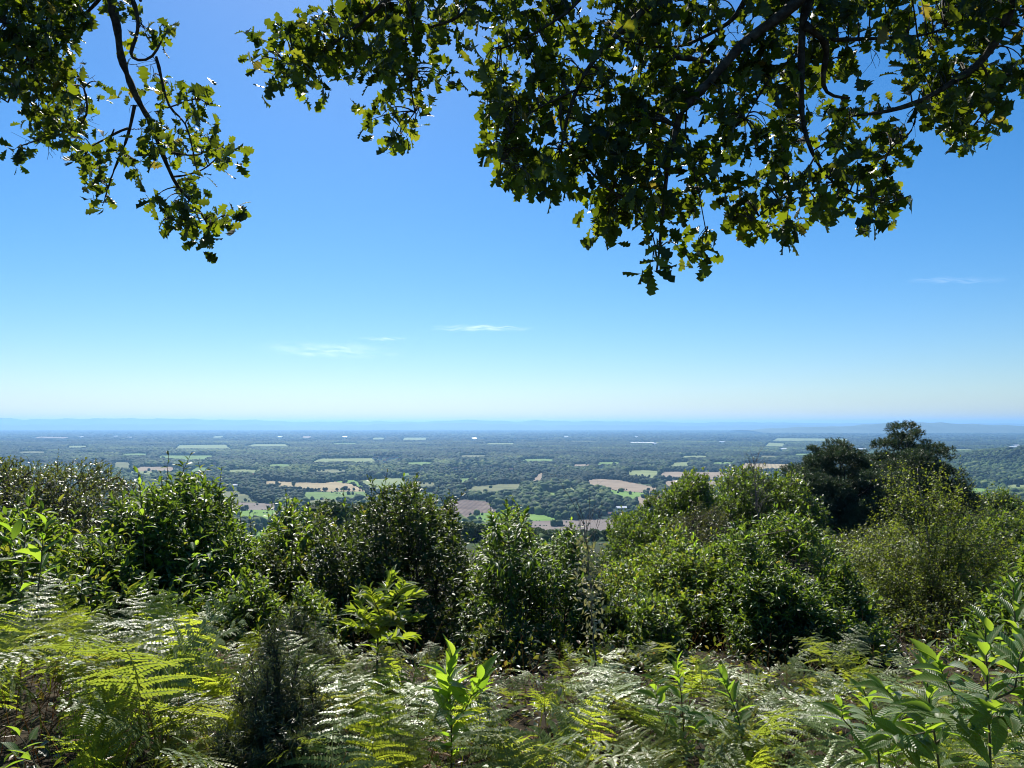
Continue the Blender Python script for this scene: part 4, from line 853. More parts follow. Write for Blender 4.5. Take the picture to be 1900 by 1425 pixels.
sapling('chestnut_sapling', 'tall big-leaved sapling in the lower right corner, with a bright upright top leaf', 'sapling', [(1838, 1440), (1835, 1330), (1830, 1230), (1828, 1160)], 2.9, M_CHEST_HI, 0.151, 33, rad=.008, branches=[([(1790, 1300), (1760, 1260), (1740, 1225)], -.1), ([(1862, 1270), (1880, 1220), (1905, 1190)], .1), ([(1800, 1370), (1765, 1340), (1725, 1320)], -.2), ([(1870, 1350), (1900, 1330)], -.2)], t0=.35)
sapling('chestnut_sapling', 'arching big-leaved sapling left of the tall corner sapling, drooping left', 'sapling', [(1745, 1440), (1735, 1370), (1722, 1290), (1716, 1215)], 3.1, M_CHEST_HI, 0.143, 30, rad=.008, branches=[([(1690, 1330), (1665, 1300), (1640, 1275)], -.1), ([(1760, 1330), (1790, 1310)], .15), ([(1700, 1390), (1650, 1370)], -.2)], t0=.3)
sapling('chestnut_sapling', 'low dark-leaved sapling at the left of the lower right group', 'sapling', [(1632, 1420), (1628, 1370), (1618, 1320), (1600, 1275)], 3.3, M_CHEST_HI, 0.134, 24, rad=.008, branches=[([(1600, 1370), (1570, 1340), (1560, 1310)], -.1), ([(1650, 1350), (1680, 1320)], .1)], t0=.3, rndc=(.3, .18))
sapling('chestnut_sapling', 'leafy sapling cut by the right edge of the picture', 'sapling', [(1905, 1400), (1898, 1280), (1885, 1180), (1880, 1090)], 3.9, M_CHEST_HI, 0.151, 33, rad=.009, branches=[([(1860, 1230), (1835, 1200)], -.1), ([(1920, 1200), (1950, 1160)], .1), ([(1870, 1330), (1845, 1310)], -.1)], t0=.3)
sapling('chestnut_shoot', 'tallest leafy shoot standing out of the large left bush', 'shoot', [(272, 1110), (266, 1000), (262, 930), (256, 872)], 8.2, M_BRIGHT, 0.16, 26, rad=.011, t0=.15)
sapling('chestnut_shoot', 'bright shoot with broad glossy leaves at the left edge, lit from behind', 'shoot', [(70, 1100), (78, 1030), (80, 985), (84, 968)], 6.0, M_BRIGHT, 0.19, 13, rad=.008, t0=.4, branches=[([(40, 1040), (28, 1005), (22, 985)], .1)])
sapling('chestnut_shoot', 'narrow upright shoot before the olive oak at the far left', 'shoot', [(40, 1080), (46, 1000), (52, 950), (58, 908)], 7.0, M_BRIGHT, 0.14, 20, rad=.008, t0=.2)
sapling('chestnut_shoot', 'arching bright shoot on the right flank of the large left bush', 'shoot', [(330, 1110), (345, 1060), (365, 1010), (376, 985)], 7.4, M_BRIGHT, 0.15, 18, rad=.008, t0=.15, branches=[([(372, 1040), (395, 1020)], -.1)])
sapling('chestnut_shoot', 'tall shoot with hanging leaves, just left of the big rounded bush', 'shoot', [(538, 1090), (542, 1020), (545, 960), (548, 928)], 10.0, M_CHEST, 0.15, 46, tpls=(LANCE2,), rad=.011, t0=.15, droop=.75, branches=[([(520, 1000), (514, 968)], .1), ([(560, 1010), (572, 980)], .1)])
sapling('chestnut_shoot', 'tall shoot with hanging leaves against the ploughed field in the middle', 'shoot', [(950, 1200), (948, 1080), (944, 1000), (940, 932)], 9.0, M_CHEST, 0.135, 60, tpls=(LANCE2,), rad=.012, t0=.2, droop=.75, branches=[([(925, 1000), (912, 955)], .1), ([(962, 1000), (975, 950)], -.1), ([(930, 1060), (905, 1030)], -.2), ([(970, 1060), (1000, 1020)], -.1)])
for (px_, y0, y1, Y_, lab) in [(1380, 1120, 958, 9.8, 'upright glossy shoot topping the glossy pointed-leaved bush on its left half'), (1480, 1120, 958, 9.8, 'upright glossy shoot topping the glossy pointed-leaved bush next to the pines'), (1290, 1150, 990, 9.6, 'upright shoot on the crest of the yellow-green bush'), (640, 1050, 908, 10.2, 'thin shoot on the left crest of the big rounded bush'), (752, 1050, 880, 10.4, 'thin shoot at the highest point of the big rounded bush'), (1062, 1080, 962, 9.6, 'thin shoot on the right crest of the dark upright bush'), (1180, 1140, 1058, 9.2, 'bright fan of leaves on the left flank of the yellow-green bush'), (430, 1150, 1062, 8.0, 'glossy shoot by the dark hollow right of the large left bush')]:
    sapling('chestnut_shoot', lab, 'shoot', [(px_, y0), (px_ + 4, (y0 + y1) / 2), (px_ - 3, y1)], Y_, M_CHEST if y1 < 950 else M_BRIGHT, .12, 24, tpls=(LANCE, LANCE2), rad=.008, t0=.2)
sapling('bramble_spray', 'few broad pale leaves in the shade of the bottom left corner', 'plant', [(72, 1435), (55, 1390), (40, 1365), (20, 1350)], 2.7, M_CHEST_HI, 0.085, 9, rad=.004, t0=.1, branches=[([(45, 1395), (60, 1370)], .1)])

# gorse: spiny dark bushes
def gorse(label, outline, Yc, D, n, seed):
    r = np.random.default_rng(seed); ox, oz = outline_fn(outline, Yc); bx = (ox[0] + ox[-1]) / 2; g0 = float(ground(bx, Yc))
    e = root('gorse_bush', label, 'shrub', (bx, Yc, g0)); fb, wb = MB(), MB()
    B0, D0, L0 = [], [], []
    for k in range(n):
        x = r.uniform(ox[0], ox[-1]); s = r.uniform(-1, 1); g = float(ground(x, Yc + s * D)); t = r.uniform(.35, 1)
        tip = np.array([x, Yc + s * D, g + (np.interp(x, ox, oz) - g) * math.sqrt(max(.05, 1 - s * s)) * t])
        b0 = np.array([bx + (x - bx) * .3, Yc + s * D * .3, g0 - .03]); tt = np.linspace(0, 1, 9)[:, None]; mid = b0 * .4 + tip * .6; mid[:2] = b0[:2] * .5 + tip[:2] * .5
        q = (1 - tt) ** 2 * b0 + 2 * tt * (1 - tt) * mid + tt ** 2 * tip; q[1:] += r.normal(0, .015, (8, 3)); wb.tube(q, np.linspace(.008, .003, 9), 4)
        m_ = 60; f = r.uniform(.3, 1, m_) * 7.99; ii = f.astype(int); B0.append(q[ii] + (q[ii + 1] - q[ii]) * (f - ii)[:, None]); dd = norm(q[ii + 1] - q[ii]); D0.append(norm(dd * .7 + .8 * r.normal(size=(m_, 3)))); L0.append(r.uniform(.04, .13, m_))
    B0 = np.concatenate(B0); D0 = np.concatenate(D0); L0 = np.concatenate(L0); twigs(wb, B0, B0 + D0 * L0[:, None], .0018)
    for k in range(14):
        f = r.uniform(.05, 1, len(B0)); sd_ = norm(np.cross(D0, r.normal(size=D0.shape))); nd = norm(sd_ + D0 * .7); 
        fb.scatter(NEEDLE, B0 + D0 * (L0 * f)[:, None], frames(nd, r.normal(size=D0.shape), .006, r.uniform(.02, .045, len(B0)), 1), np.clip(r.normal(.45, .22, len(B0)), 0, .92))
    fb.build('spines', M_GORSE, e); wb.build('stems', bark, e)
gorse('dark spiny gorse bush in the shade low left of centre', [(440, 1440), (450, 1300), (462, 1200), (476, 1165), (492, 1150), (505, 1190), (530, 1230), (565, 1270), (600, 1330), (650, 1440)], 3.9, .5, 190, 1)
gorse('grey-green spiny gorse behind the dark gorse, below the dip', [(480, 1240), (505, 1165), (530, 1130), (545, 1112), (560, 1130), (585, 1170), (620, 1230)], 5.6, .45, 130, 2)

# ================================================================== bracken
def frond_mesh(name, seed, mat, e0, e1, npin=11, wide=0.40):
    """one bracken frond: stalk rising from the origin, arching blade of toothed side fronds, about 1 m high"""
    r = np.random.default_rng(seed); b = MB()
    t = np.linspace(0, 1, 26); u_ = np.clip((t - .26) / .74, 0, 1)
    ang = np.radians(np.where(t < .26, 84 + (e0 - 84) * (t / .26) ** 3, e0 + (e1 - e0) * u_ ** 1.2))
    st = np.stack([np.zeros(26), np.cos(ang), np.sin(ang)], -1) * (1.15 / 26); C = np.concatenate([[[0, 0, -.04]], np.cumsum(st, 0)])[:26]
    C[:, 0] += .02 * np.sin(t * 5 + seed); b.tube(C, np.linspace(.006, .0012, 26), 4, .95)
    PINN = (np.array([[0, 0, 0], [-.5, .35, .0], [0, 1, -.15], [.5, .3, .0]]), np.array([0, 3, 2, 1]), np.array([4]))
    for k in range(npin):
        f = .34 + .65 * (k / (npin - 1)) ** .92; i = min(24, int(f * 25)); p = C[i] + (C[i + 1] - C[i]) * (f * 25 - i); d = norm(C[i + 1] - C[i])
        u = (k / (npin - 1)); Lp = wide * (1 - u) ** .75 * (1 if k > 1 else .85) + .02
        nrm = norm(np.cross(np.array([1., 0, 0]), d)); 
        if nrm[2] < 0: nrm = -nrm
        for sgn in (-1, 1):
            pd = norm(np.array([sgn, 0, 0]) * 1.0 + d * .38 + nrm * r.uniform(-.25, .35) + .10 * r.normal(size=3))
            dr_ = r.uniform(.1, .5); Lp *= r.uniform(.8, 1.1)
            m_ = max(4, int(Lp / .018)); s = (np.arange(m_) + .5) / m_; q = p + pd * (Lp * s)[:, None]; q -= np.array([0, 0, 1]) * (dr_ * Lp * s ** 2)[:, None]
            side = norm(np.cross(nrm, pd)); pl = (.036 * (Lp / wide) ** .55 * (1 - s) ** .7 + .008)
            b.tube(np.stack([p, p + pd * Lp * .5 - [0, 0, .25 * dr_ * Lp], p + pd * Lp - [0, 0, dr_ * Lp]]), [.0022, .0015, .0008], 3, .8)
            for s2 in (-1, 1):
                dd = norm(side * s2 + pd * .35 + .08 * r.normal(size=(m_, 3))); nn = norm(nrm + .13 * r.normal(size=(m_, 3)))
                b.scatter(PINN, q, frames(dd, nn, .027 * (.7 + .3 * (1 - s)), pl * r.uniform(.85, 1.1, m_), pl), np.clip(r.normal(.4, .2, m_) + .25 * (u > .8), 0, 1))
    return b.mesh(name, mat, smooth=False)
FR = [frond_mesh('frond', k, M_FERN, 42 + 8 * (k % 4), -16 + 12 * (k % 5)) for k in range(7)]
FRG = [frond_mesh('frond', 20 + k, M_FERNBACKLIT, 62 + 7 * k, 18 + 14 * k) for k in range(3)]
FRP = [frond_mesh('frond', 30 + k, M_FERNSHEEN, 24 + 6 * k, -24 + 7 * k) for k in range(4)]
FRD = [frond_mesh('frond', 50 + k, M_FERNDEAD, 36 + 9 * k, -50 + 9 * k) for k in range(2)]
def fern(x, y, meshes, hgt, nf, label, group, yaw=None, lean=1.0):
    g = float(ground(x, y)); e = root('bracken_fern', label, 'fern', (x, y, g), group)
    a0 = rng.uniform(0, 6.28) if yaw is None else yaw
    for k in range(nf):
        o = bpy.data.objects.new('frond', meshes[int(rng.integers(len(meshes)))]); COL.objects.link(o); o.parent = e
        s = hgt * rng.uniform(.75, 1.1); o.scale = (s, s, s); o.location = (rng.normal(0, .04), rng.normal(0, .04), 0)
        o.rotation_euler = (rng.normal(0, .12), rng.normal(0, .12), a0 + k * 2 * PI / nf + rng.normal(0, .35) if yaw is None else yaw + (k - (nf - 1) / 2) * .5)
    return e
LIM_X = [-50, 0, 100, 200, 300, 400, 450, 520, 600, 700, 800, 900, 1000, 1080, 1150, 1200, 1300, 1400, 1500, 1560, 1640, 1700, 1800, 1900, 1950]
LIM_Y = [1030, 1035, 1060, 1072, 1090, 1120, 1145, 1165, 1180, 1208, 1222, 1250, 1235, 1195, 1180, 1190, 1215, 1225, 1225, 1175, 1195, 1235, 1270, 1280, 1280]
cand = []
for i in range(5200):
    y = 1.9 + 7.0 * rng.uniform() ** 0.85 if i % 3 else rng.uniform(7.2, 9.6); x = rng.uniform(-1, 1) * (0.70 * y + 0.35); h = rng.uniform(.5, .98)
    if y < 3.4: h *= .78
    px_, py_ = pix(np.array([x, y, float(ground(x, y)) + h * .72]))
    lim = np.interp(px_, LIM_X, LIM_Y)
    lim -= rng.uniform(0, 30) * (rng.uniform() < .3)
    if py_ < lim: h *= .6; px_, py_ = pix(np.array([x, y, float(ground(x, y)) + h * .72]))
    if py_ < lim: continue
    if 780 < px_ < 915 and 3.1 < y < 4.5: continue
    if (455 < px_ < 605 if y < 3.3 else 430 < px_ < 640) and y < 4.5: continue         # the gorse stands here
    if px_ > 1560 and y < 3.8 and rng.uniform() < .6: continue
    if px_ < 190 and y < 4.3: continue                             # open shade in the corner
    md = (.27 if x < -.3 else .31) if y < 5 else .38
    if any((x - q[0]) ** 2 + (y - q[1]) ** 2 < md * md for q in cand): continue
    cand.append((x, y, h, px_))
    if len(cand) >= 285: break
print('ferns', len(cand))
for x, y, h, px_ in cand:
    u = rng.uniform()
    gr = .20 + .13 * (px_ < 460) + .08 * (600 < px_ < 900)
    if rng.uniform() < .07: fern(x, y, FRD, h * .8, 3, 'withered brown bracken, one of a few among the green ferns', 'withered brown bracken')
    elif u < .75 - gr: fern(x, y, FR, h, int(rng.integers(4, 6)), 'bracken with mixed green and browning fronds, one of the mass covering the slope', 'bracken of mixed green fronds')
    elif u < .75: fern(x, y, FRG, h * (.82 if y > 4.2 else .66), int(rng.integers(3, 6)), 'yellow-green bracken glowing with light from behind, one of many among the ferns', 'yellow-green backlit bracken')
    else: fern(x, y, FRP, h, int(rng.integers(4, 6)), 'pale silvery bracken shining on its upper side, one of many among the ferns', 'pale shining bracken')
def fern_at(px_, Y_, h, meshes, nf, label, yaw):
    x = (px_ - 950) / F * Y_; return fern(x, Y_, meshes, h, nf, label, None, yaw)
fern_at(1065, 2.9, .85, FRP, 1, 'large pale bracken frond leaning right at the bottom edge, left of a similar one', 1.2)
fern_at(1130, 2.85, .8, FRP, 1, 'large pale bracken frond at the bottom edge, right of a similar one', 1.0)
fern_at(235, 3.6, .66, FRG, 3, 'big yellow-green bracken on the left, brightest of the ferns', .6)
fern_at(390, 3.8, .66, FRG, 3, 'yellow-green bracken leaning towards the dark gorse from its left', -.9)
fern_at(720, 3.8, .75, FRG, 3, 'yellow-green bracken right of the dark gorse at the bottom', -.4)

# low undergrowth that nobody could count
ub = MB(); nU = 30000
y = 1.6 + 13 * rng.uniform(size=nU) ** .8; x = rng.uniform(-1, 1, nU) * (.85 * y + .8); z = ground(x, y) + rng.uniform(0, 1, nU) ** 1.5 * (.12 + .3 * np.clip(.5 + .5 * np.sin(x * 2.1 + 1) * np.sin(y * 1.7), 0, 1))
ld = norm(rng.normal(size=(nU, 3)) * [1, 1, .5]); s_ = rng.uniform(.025, .08, nU)
ub.scatter(OVAL, np.stack([x, y, z], -1), frames(ld, norm(np.array([0, 0, 1.]) + .5 * rng.normal(size=(nU, 3))), s_, s_, s_), np.clip(rng.normal(.45, .28, nU), 0, 1))
nS = 2600; y = 1.8 + 9 * rng.uniform(size=nS); x = rng.uniform(-1, 1, nS) * (.75 * y + .5); p0 = np.stack([x, y, ground(x, y) - .02], -1)
twigs(ub, p0, p0 + norm(rng.normal(size=(nS, 3)) * [.6, .6, .3] + [0, 0, .7]) * rng.uniform(.15, .6, (nS, 1)), .003, np.full(nS, .97))
tag(ub.build('undergrowth', M_COVER), 'low leafy undergrowth and dry stalks between the ferns', 'undergrowth', kind='stuff')
# ================================================================== oaks hanging over the view
def oak(name, label, limbs, circles, poly, holes, nfill, over, trunk_base, trunk_top, ll, seed, galls=0):
    """limbs: (pixel polyline, depth, depth slope, radius at start in px, at end); leaves gather in circles and in a filled region"""
    r = np.random.default_rng(seed); g = float(ground(trunk_base[0], trunk_base[1]))
    e = root(name, label, 'tree', (trunk_base[0], trunk_base[1], g)); fb = MB(); tb = MB(); nodes = []
    tp_ = np.array(trunk_top, float); t0 = np.array([trunk_base[0], trunk_base[1], g - .2])
    q = t0 + (tp_ - t0) * np.linspace(0, 1, 12)[:, None]; q[1:-1] += r.normal(0, .03, (10, 3)); tb.tube(q, np.linspace(.30, .17, 12), 12); tb.build('trunk', bark, e)
    wb = MB()
    for pts, dep, slope, r0, r1, tie in limbs:
        n = len(pts); Yd = dep + slope * np.linspace(0, 1, n)
        Q = np.array([at(p_[0], p_[1], y_) for p_, y_ in zip(pts, Yd)])
        if tie: # carry the limb on, out of the picture, to the trunk
            mid = (Q[0] * .5 + tp_ * .5) + [0, 0, .5]; Q = np.concatenate([[tp_], [mid], Q]); rr = np.concatenate([[r0 * 2.2, r0 * 1.5], np.linspace(r0, r1, n)])
        else: rr = np.linspace(r0, r1, n)
        seg = np.concatenate([[0], np.cumsum(np.linalg.norm(np.diff(Q, axis=0), axis=1))]); m_ = max(12, int(seg[-1] / .05)); T = np.linspace(0, seg[-1], m_)
        C = np.stack([np.interp(T, seg, Q[:, k]) for k in range(3)], -1); R = np.interp(T, seg, rr) * dep / F
        C[1:-1] += r.normal(0, .004, (m_ - 2, 3))
        for _ in range(2): C[1:-1] = (C[:-2] + 2 * C[1:-1] + C[2:]) / 4
        R = R * (1 + .12 * r.normal(size=m_))
        b = MB(); b.tube(C, np.maximum(R, .0015), 7)
        (b.build('bough', bark, e) if r0 > 5 else wb.tube(C, np.maximum(R, .0015), 5)); nodes.append(C[(2 * m_ // 5 if tie else 0):])
    NP = np.concatenate(nodes); npx = np.stack(pix(NP), -1)
    # rosettes of leaves
    cx, cy = [], []
    for (a, b_, R) in circles:
        n = max(1, int((1.25 if poly else 1.75) * (R / 11.0) ** 2 / 2.2)); th = r.uniform(0, 6.28, n); q = R * .85 * np.sqrt(r.uniform(0, 1, n)); cx += list(a + q * np.cos(th)); cy += list(b_ + q * np.sin(th))
    if poly:
        P = np.array(poly, float); k = 0
        while k < nfill:
            x, y_ = r.uniform(P[:, 0].min(), P[:, 0].max()), r.uniform(P[:, 1].min(), P[:, 1].max())
            if not inside(poly, np.array([x]), np.array([y_]))[0]: continue
            if any((x - h[0]) ** 2 + (y_ - h[1]) ** 2 < (h[2] + 9) ** 2 for h in holes): continue
            if math.sin(x * .071 + 2 * math.sin(y_ * .05)) * math.sin(y_ * .083 + x * .02) + r.normal(0, .35) > .45: continue
            cx.append(x); cy.append(y_); k += 1
    n0 = len(cx); x0, x1, y0, y1, no = over; cx += list(r.uniform(x0, x1, no)); cy += list(r.uniform(y0, y1, no))
    cx, cy = np.array(cx), np.array(cy)
    d2 = (cx[:, None] - npx[None, :, 0]) ** 2 + (cy[:, None] - npx[None, :, 1]) ** 2; ni = d2.argmin(1)
    dep = NP[ni, 1] + r.normal(0, .22, len(cx)) + (0 if not poly else r.uniform(0, .5, len(cx)))
    dep[n0:] = r.uniform(3.3, 6.0, no)           # the crown goes on above the picture and shades what hangs into it
    P = at(cx, cy, np.maximum(dep, 1.8)); A = NP[ni]
    # twig from the limb, sagging, to each rosette
    for p, a in zip(P, A):
        L = np.linalg.norm(p - a)
        if L > 1.1: a = p + (a - p) / L * .6
        mid = (p + a) / 2 + [0, 0, .06] + r.normal(0, .02, 3); tt = np.linspace(0, 1, 7)[:, None]
        wb.tube((1 - tt) ** 2 * a + 2 * tt * (1 - tt) * mid + tt ** 2 * p, np.linspace(.0042, .0018, 7), 4)
    d = norm(norm(P - A) * .8 + [0, 0, -.25] + .5 * r.normal(size=P.shape)); m_ = len(P)
    for k in range(8):
        side = norm(np.cross(d, r.normal(size=(m_, 3)))); ld = norm(d * r.uniform(.2, .9, (m_, 1)) + side + [0, 0, -.12]); nr = norm(np.array([0, 0, .55]) + .6 * r.normal(size=(m_, 3)) + d * .2)
        pos = P + d * (.02 * k - .06) + .012 * r.normal(size=(m_, 3)); s = ll * r.uniform(.65, 1.2, m_); w_ = r.uniform(size=m_) < .5
        rv = np.clip(r.normal(.42, .28, m_), 0, .9); rv[r.uniform(size=m_) < .015] = 1.0
        M = frames(ld, nr, s * r.uniform(.85, 1.1, m_), s, s)
        fb.scatter(OAK1, pos[w_], M[w_], rv[w_]); fb.scatter(OAK2, pos[~w_], M[~w_], rv[~w_])
    nt_ = 110 if poly else 45                       # bare end twigs, crooked, with side spurs
    for i in r.choice(len(NP), nt_):
        if npx[i, 1] > 290: continue
        a = NP[i]; dd = norm(np.array([r.normal(0, 1), r.normal(0, .5), r.normal(-.5, .6)])); L = r.uniform(.06, .14); q = a + dd * L * np.linspace(0, 1, 8)[:, None]; q[1:] += np.cumsum(r.normal(0, .012, (7, 3)), 0); wb.tube(q, np.linspace(.0034, .0012, 8), 4)
        for _ in range(3):
            j = int(r.integers(2, 7)); d2 = norm(dd + r.normal(0, .8, 3)); wb.tube([q[j], q[j] + d2 * .05, q[j] + d2 * .09 + r.normal(0, .015, 3)], [.0016, .0012, .0008], 3)
    fb.build('crown', M_OAK, e); wb.build('branches', bark, e)
    if galls:
        gb = MB(); v, l, s = ico(2)
        for i in r.choice(m_, galls, replace=False): gb.add(P[i] + r.normal(0, .05, 3) - [0, 0, .05] + v * .008, l, s, .3)
        gb.build('galls', dead_bark, e)
oak('oak_tree', 'oak whose single long bough hangs down at the top left', [
 ([(190, -60), (203, 0), (218, 50), (221, 100), (238, 150), (255, 190), (285, 230), (295, 270), (310, 310), (322, 335), (345, 365), (372, 388), (388, 425)], 4.3, .2, 8.5, 1.6, True),
 ([(230, -40), (258, 30), (256, 65), (245, 90), (234, 102), (246, 112), (270, 116), (288, 106), (298, 80), (308, 62)], 4.2, -.1, 5, 1.5, True),
 ([(290, 105), (300, 150), (308, 190), (315, 212), (340, 212), (352, 245), (360, 290), (366, 320)], 4.15, .1, 3, 1.2, False),
 ([(250, 195), (240, 235), (236, 258), (222, 295), (210, 320), (200, 350), (190, 382)], 4.35, .1, 3.5, 1.2, False),
 ([(237, 238), (195, 258), (165, 275), (150, 300)], 4.35, -.2, 2.5, 1, False),
 ([(-60, -40), (0, 30), (40, 70), (60, 120), (80, 180)], 4.5, .2, 9, 2.5, True),
 ([(210, -30), (165, 20), (130, 50), (100, 105), (50, 120)], 4.5, .2, 4, 1.5, False),
 ([(100, 105), (140, 130), (160, 170), (165, 220), (145, 235), (120, 250), (70, 260), (40, 270)], 4.5, .1, 3, 1, False),
 ([(90, -40), (95, 20), (70, 80), (30, 140), (15, 190)], 4.7, .1, 4, 1.5, False),
 ([(318, 285), (340, 288), (380, 285), (402, 258)], 4.4, .1, 2, 1, False), ([(322, 328), (350, 325), (385, 310), (415, 280)], 4.4, -.1, 2, 1, False), ([(310, 200), (340, 190), (370, 180), (388, 195)], 4.2, .1, 1.8, 1, False)],
 [(40, 40, 50), (95, 30, 45), (140, 30, 35), (30, 100, 50), (90, 95, 50), (145, 75, 30), (40, 160, 38), (95, 155, 45), (140, 140, 30), (110, 205, 38), (150, 200, 22), (70, 210, 22), (85, 240, 25), (130, 240, 20), (32, 283, 18), (195, 165, 14), (150, 275, 22), (160, 310, 28), (175, 345, 22), (190, 380, 14), (210, 285, 15), (212, 250, 8), (230, 15, 20), (250, 90, 15), (265, 70, 15), (300, 50, 16), (315, 52, 10), (240, 180, 10), (280, 145, 15), (305, 165, 14), (335, 160, 20), (365, 175, 20), (385, 195, 12), (350, 200, 15), (375, 215, 14), (300, 210, 12), (300, 245, 20), (270, 235, 18), (325, 230, 10), (330, 250, 10), (375, 250, 15), (400, 245, 14), (415, 275, 22), (430, 270, 8), (280, 300, 18), (265, 315, 16), (290, 280, 12), (335, 295, 15), (345, 290, 10), (370, 290, 18), (400, 310, 16), (375, 325, 14), (340, 340, 18), (345, 370, 25), (385, 355, 15), (320, 385, 22), (285, 380, 12), (360, 410, 25), (390, 420, 25), (420, 415, 15), (410, 395, 15), (385, 445, 15), (435, 410, 8),
  (30, -30, 60), (120, -30, 60), (200, -40, 40), (-40, 60, 50), (-40, 150, 45)], None, [], 0, (-260, 330, -520, -35, 120), (-3.4, -1.2), (-3.0, -.4, 4.9), .078, 21, 14)
oak('oak_tree', 'oak with dense dark leafy boughs across the top centre and right', [
 ([(1930, -60), (1880, 0), (1853, 71), (1821, 118), (1762, 158), (1703, 193), (1632, 209), (1584, 215)], 3.3, .3, 11, 2.5, True),
 ([(1520, -50), (1505, 0), (1489, 39), (1485, 99), (1489, 166), (1482, 213), (1497, 253), (1511, 292), (1529, 328), (1553, 343)], 3.4, .1, 10, 1.8, True),
 ([(1493, 47), (1537, 75), (1529, 118), (1523, 158), (1537, 178), (1576, 182)], 3.4, .2, 8, 2, False),
 ([(1530, -40), (1466, 16), (1371, 87), (1316, 158), (1264, 201), (1257, 233), (1240, 300), (1232, 380), (1225, 470), (1218, 505)], 3.3, .2, 12, 1.6, True),
 ([(1400, -40), (1383, 0), (1363, 39), (1308, 71), (1249, 91), (1150, 75)], 3.6, .2, 6, 2, True),
 ([(1256, 106), (1316, 116)], 3.5, 0, 5, 5, False), ([(1485, 99), (1426, 146), (1403, 189), (1383, 221)], 3.4, .1, 3, 1.2, False),
 ([(1537, 75), (1624, 71), (1722, 67), (1754, 51)], 3.5, .2, 4.5, 1.5, False), ([(1260, -40), (1200, 12), (1141, 67), (1097, 114), (1070, 166), (1050, 230), (1040, 280)], 3.4, .1, 8, 2, True),
 ([(760, -40), (720, 0), (671, 40), (624, 79), (580, 107), (529, 118)], 3.8, .2, 5.5, 1.5, True), ([(755, 0), (770, 60), (775, 90), (760, 150), (765, 180), (770, 208)], 3.7, .1, 3, 1.2, False),
 ([(1040, 190), (1037, 240), (1100, 330), (1190, 390), (1215, 440), (1220, 500)], 3.4, .1, 3, 1.2, False), ([(1276, 150), (1274, 207), (1268, 255), (1290, 330), (1310, 430)], 3.4, .1, 2, 1, False),
 ([(1511, 292), (1485, 340), (1466, 347), (1430, 385), (1395, 410)], 3.4, 0, 2, 1, False), ([(1553, 343), (1600, 365), (1650, 375), (1690, 362)], 3.4, 0, 1.6, 1, False), ([(870, -50), (880, 10), (840, 40), (790, 50), (740, 90), (690, 120)], 3.7, .1, 4, 1.2, True),
 ([(1070, 166), (1000, 200), (950, 230), (930, 300)], 3.4, .1, 2.5, 1, False), ([(1703, 193), (1690, 250), (1650, 270), (1640, 310)], 3.4, .1, 2, 1, False), ([(1821, 118), (1850, 180), (1800, 240)], 3.3, .2, 2.5, 1, False), ([(1100, -40), (1060, 20), (1000, 60), (930, 90)], 3.6, 0, 5, 1.5, True), ([(1465, 347), (1460, 390), (1455, 440)], 3.4, 0, 1.5, .8, False)],
 [(470, 130, 16), (490, 85, 25), (500, 125, 28), (530, 60, 30), (540, 110, 38), (560, 150, 22), (580, 60, 36), (580, 110, 32), (620, 30, 36), (620, 80, 34), (630, 120, 28), (600, 142, 14), (650, 130, 18), (660, 40, 36), (665, 90, 34), (700, 30, 36), (705, 80, 36), (700, 120, 30), (690, 135, 18), (740, 30, 36), (745, 80, 34), (740, 130, 30), (780, 20, 34), (785, 60, 28), (780, 105, 22), (800, 140, 20), (820, 125, 20), (830, 145, 15), (810, 40, 26), (840, 15, 28), (845, 70, 15), (880, 20, 25), (870, 35, 15), (725, 165, 22), (735, 190, 16), (715, 205, 13), (740, 225, 16), (765, 215, 14), (785, 215, 12), (680, 240, 19), (730, 255, 18), (745, 270, 15), (755, 245, 12), (1210, 500, 20), (1222, 470, 20), (1250, 470, 18), (1300, 440, 24), (1310, 465, 14), (1450, 430, 26), (1480, 420, 14), (1390, 410, 30), (1365, 415, 14), (1630, 390, 24), (1690, 370, 20), (1110, 400, 28), (1140, 390, 25), (1840, 225, 25), (1790, 255, 22), (910, 160, 22), (915, 200, 18), (905, 130, 14)],
 [(866, -20), (880, 40), (905, 60), (922, 105), (895, 115), (893, 185), (915, 212), (900, 262), (925, 290), (926, 335), (965, 330), (1000, 358), (1080, 342), (1085, 400), (1130, 420), (1190, 395), (1212, 440), (1235, 455), (1270, 425), (1270, 390), (1300, 372), (1330, 360), (1385, 350), (1360, 400), (1400, 430), (1440, 400), (1480, 390), (1530, 400), (1560, 378), (1600, 388), (1660, 385), (1690, 350), (1650, 330), (1645, 295), (1705, 280), (1700, 230), (1750, 240), (1770, 268), (1800, 268), (1830, 240), (1880, 210), (1900, 160), (1960, 120), (1960, -40)],
 [(1300, 245, 26), (1275, 225, 14), (1390, 215, 20), (1430, 200, 18), (1450, 195, 10), (1500, 205, 14), (1560, 150, 20), (1545, 165, 14), (1640, 120, 26), (1625, 140, 14), (1600, 200, 16), (1670, 180, 14), (1500, 300, 22), (1380, 310, 22), (1420, 305, 16), (1355, 290, 14), (1580, 250, 10), (1280, 130, 14), (1265, 150, 10), (1350, 60, 8), (1060, 100, 10), (1085, 215, 16), (1050, 250, 12), (1000, 250, 10), (1240, 340, 12), (1690, 215, 16), (1730, 215, 12), (1600, 130, 12), (1460, 260, 10), (1100, 60, 10), (1350, 20, 12), (1395, 25, 10), (1700, 35, 12), (1880, 60, 14), (1350, 320, 12)],
 560, (560, 1980, -620, -30, 800), (3.2, -1.6), (2.6, -.6, 5.2), .082, 22)

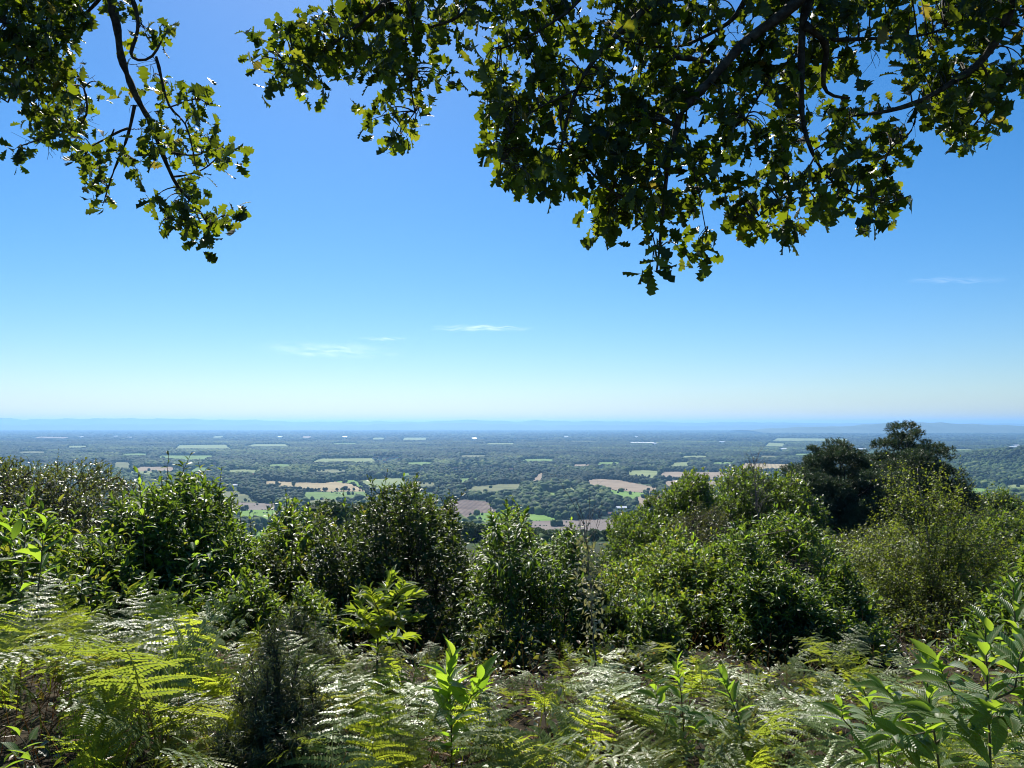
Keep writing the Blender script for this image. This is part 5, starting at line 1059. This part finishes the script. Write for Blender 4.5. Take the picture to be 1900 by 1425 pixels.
# ------------------------------------------------------------------ thin high clouds
def cirrus(name, cx, cy, wpx, y_lo, y_hi, H, dens, seed, label):
    """flat wisp of ice cloud at height H above the eye, between the distances that show at rows y_hi and y_lo"""
    elo, ehi = (787 - y_lo) / F, (787 - y_hi) / F; Ya, Yb = H / ehi, H / elo; Ym = (Ya + Yb) / 2
    X = (cx - 950) / F * Ym; W = wpx / F * Ym / 2; n, k = 60, 16
    u, v = np.meshgrid(np.linspace(-1, 1, n), np.linspace(-1, 1, k), indexing='ij')
    V = np.stack([X + u * W, Ym + v * (Yb - Ya) / 2, EYE + H + 60 * np.sin(u * 5 + seed) * np.cos(v * 2) + 40 * np.sin(u * 17)], -1)
    i, j = np.meshgrid(np.arange(n - 1), np.arange(k - 1), indexing='ij'); q = np.stack([i * k + j, (i + 1) * k + j, (i + 1) * k + j + 1, i * k + j + 1], -1).reshape(-1)
    m, nt = mat_new(name); L = nt.links.new; out = N(nt, 'ShaderNodeOutputMaterial'); uv = N(nt, 'ShaderNodeUVMap', uv_map='UVMap')
    mp = N(nt, 'ShaderNodeMapping'); mp.inputs['Scale'].default_value = (3.0, 2.2, 1); mp.inputs['Location'].default_value = (seed * 3.7, seed, 0); L(uv.outputs[0], mp.inputs[0])
    no = N(nt, 'ShaderNodeTexNoise'); no.inputs['Scale'].default_value = 1.3; no.inputs['Detail'].default_value = 6; no.inputs['Distortion'].default_value = .6; L(mp.outputs[0], no.inputs['Vector'])
    r = ramp(nt, [(.36, (0, 0, 0)), (.75, (1, 1, 1))]); L(no.outputs[0], r.inputs[0])
    ln = N(nt, 'ShaderNodeVectorMath', operation='LENGTH'); sb = N(nt, 'ShaderNodeVectorMath', operation='SUBTRACT'); sb.inputs[1].default_value = (1.0, 1.0, 0); L(uv.outputs[0], sb.inputs[0]); L(sb.outputs[0], ln.inputs[0])
    fd = N(nt, 'ShaderNodeMapRange', interpolation_type='SMOOTHSTEP'); fd.inputs[1].default_value = 1.0; fd.inputs[2].default_value = .1; L(ln.outputs['Value'], fd.inputs[0])
    mu = N(nt, 'ShaderNodeMath', operation='MULTIPLY'); L(r.outputs[0], mu.inputs[0]); L(fd.outputs[0], mu.inputs[1]); mu2 = N(nt, 'ShaderNodeMath', operation='MULTIPLY'); L(mu.outputs[0], mu2.inputs[0]); mu2.inputs[1].default_value = dens
    tr = N(nt, 'ShaderNodeBsdfTransparent'); df = N(nt, 'ShaderNodeBsdfTranslucent'); df.inputs[0].default_value = (.95, .95, .95, 1); mx = N(nt, 'ShaderNodeMixShader'); L(mu2.outputs[0], mx.inputs[0]); L(tr.outputs[0], mx.inputs[1]); L(df.outputs[0], mx.inputs[2]); L(mx.outputs[0], out.inputs[0])
    b = MB(); b.add(V.reshape(-1, 3), q, np.full((n - 1) * (k - 1), 4), 0, np.stack([u + 1, v + 1], -1).reshape(-1, 2)); tag(b.build(name, m), label, 'cloud', kind='structure')
cirrus('cloud', 890, 607, 230, 616, 600, 6600, .36, 1, 'thin white wisp of cloud')
cirrus('cloud', 615, 642, 300, 668, 628, 6600, .22, 2, 'faint broad patch of thin cloud')
cirrus('cloud', 710, 628, 110, 632, 624, 6600, .3, 5, 'small thin streak of cloud')
cirrus('cloud', 1780, 518, 260, 526, 510, 7500, .10, 3, 'very faint streak of cloud')
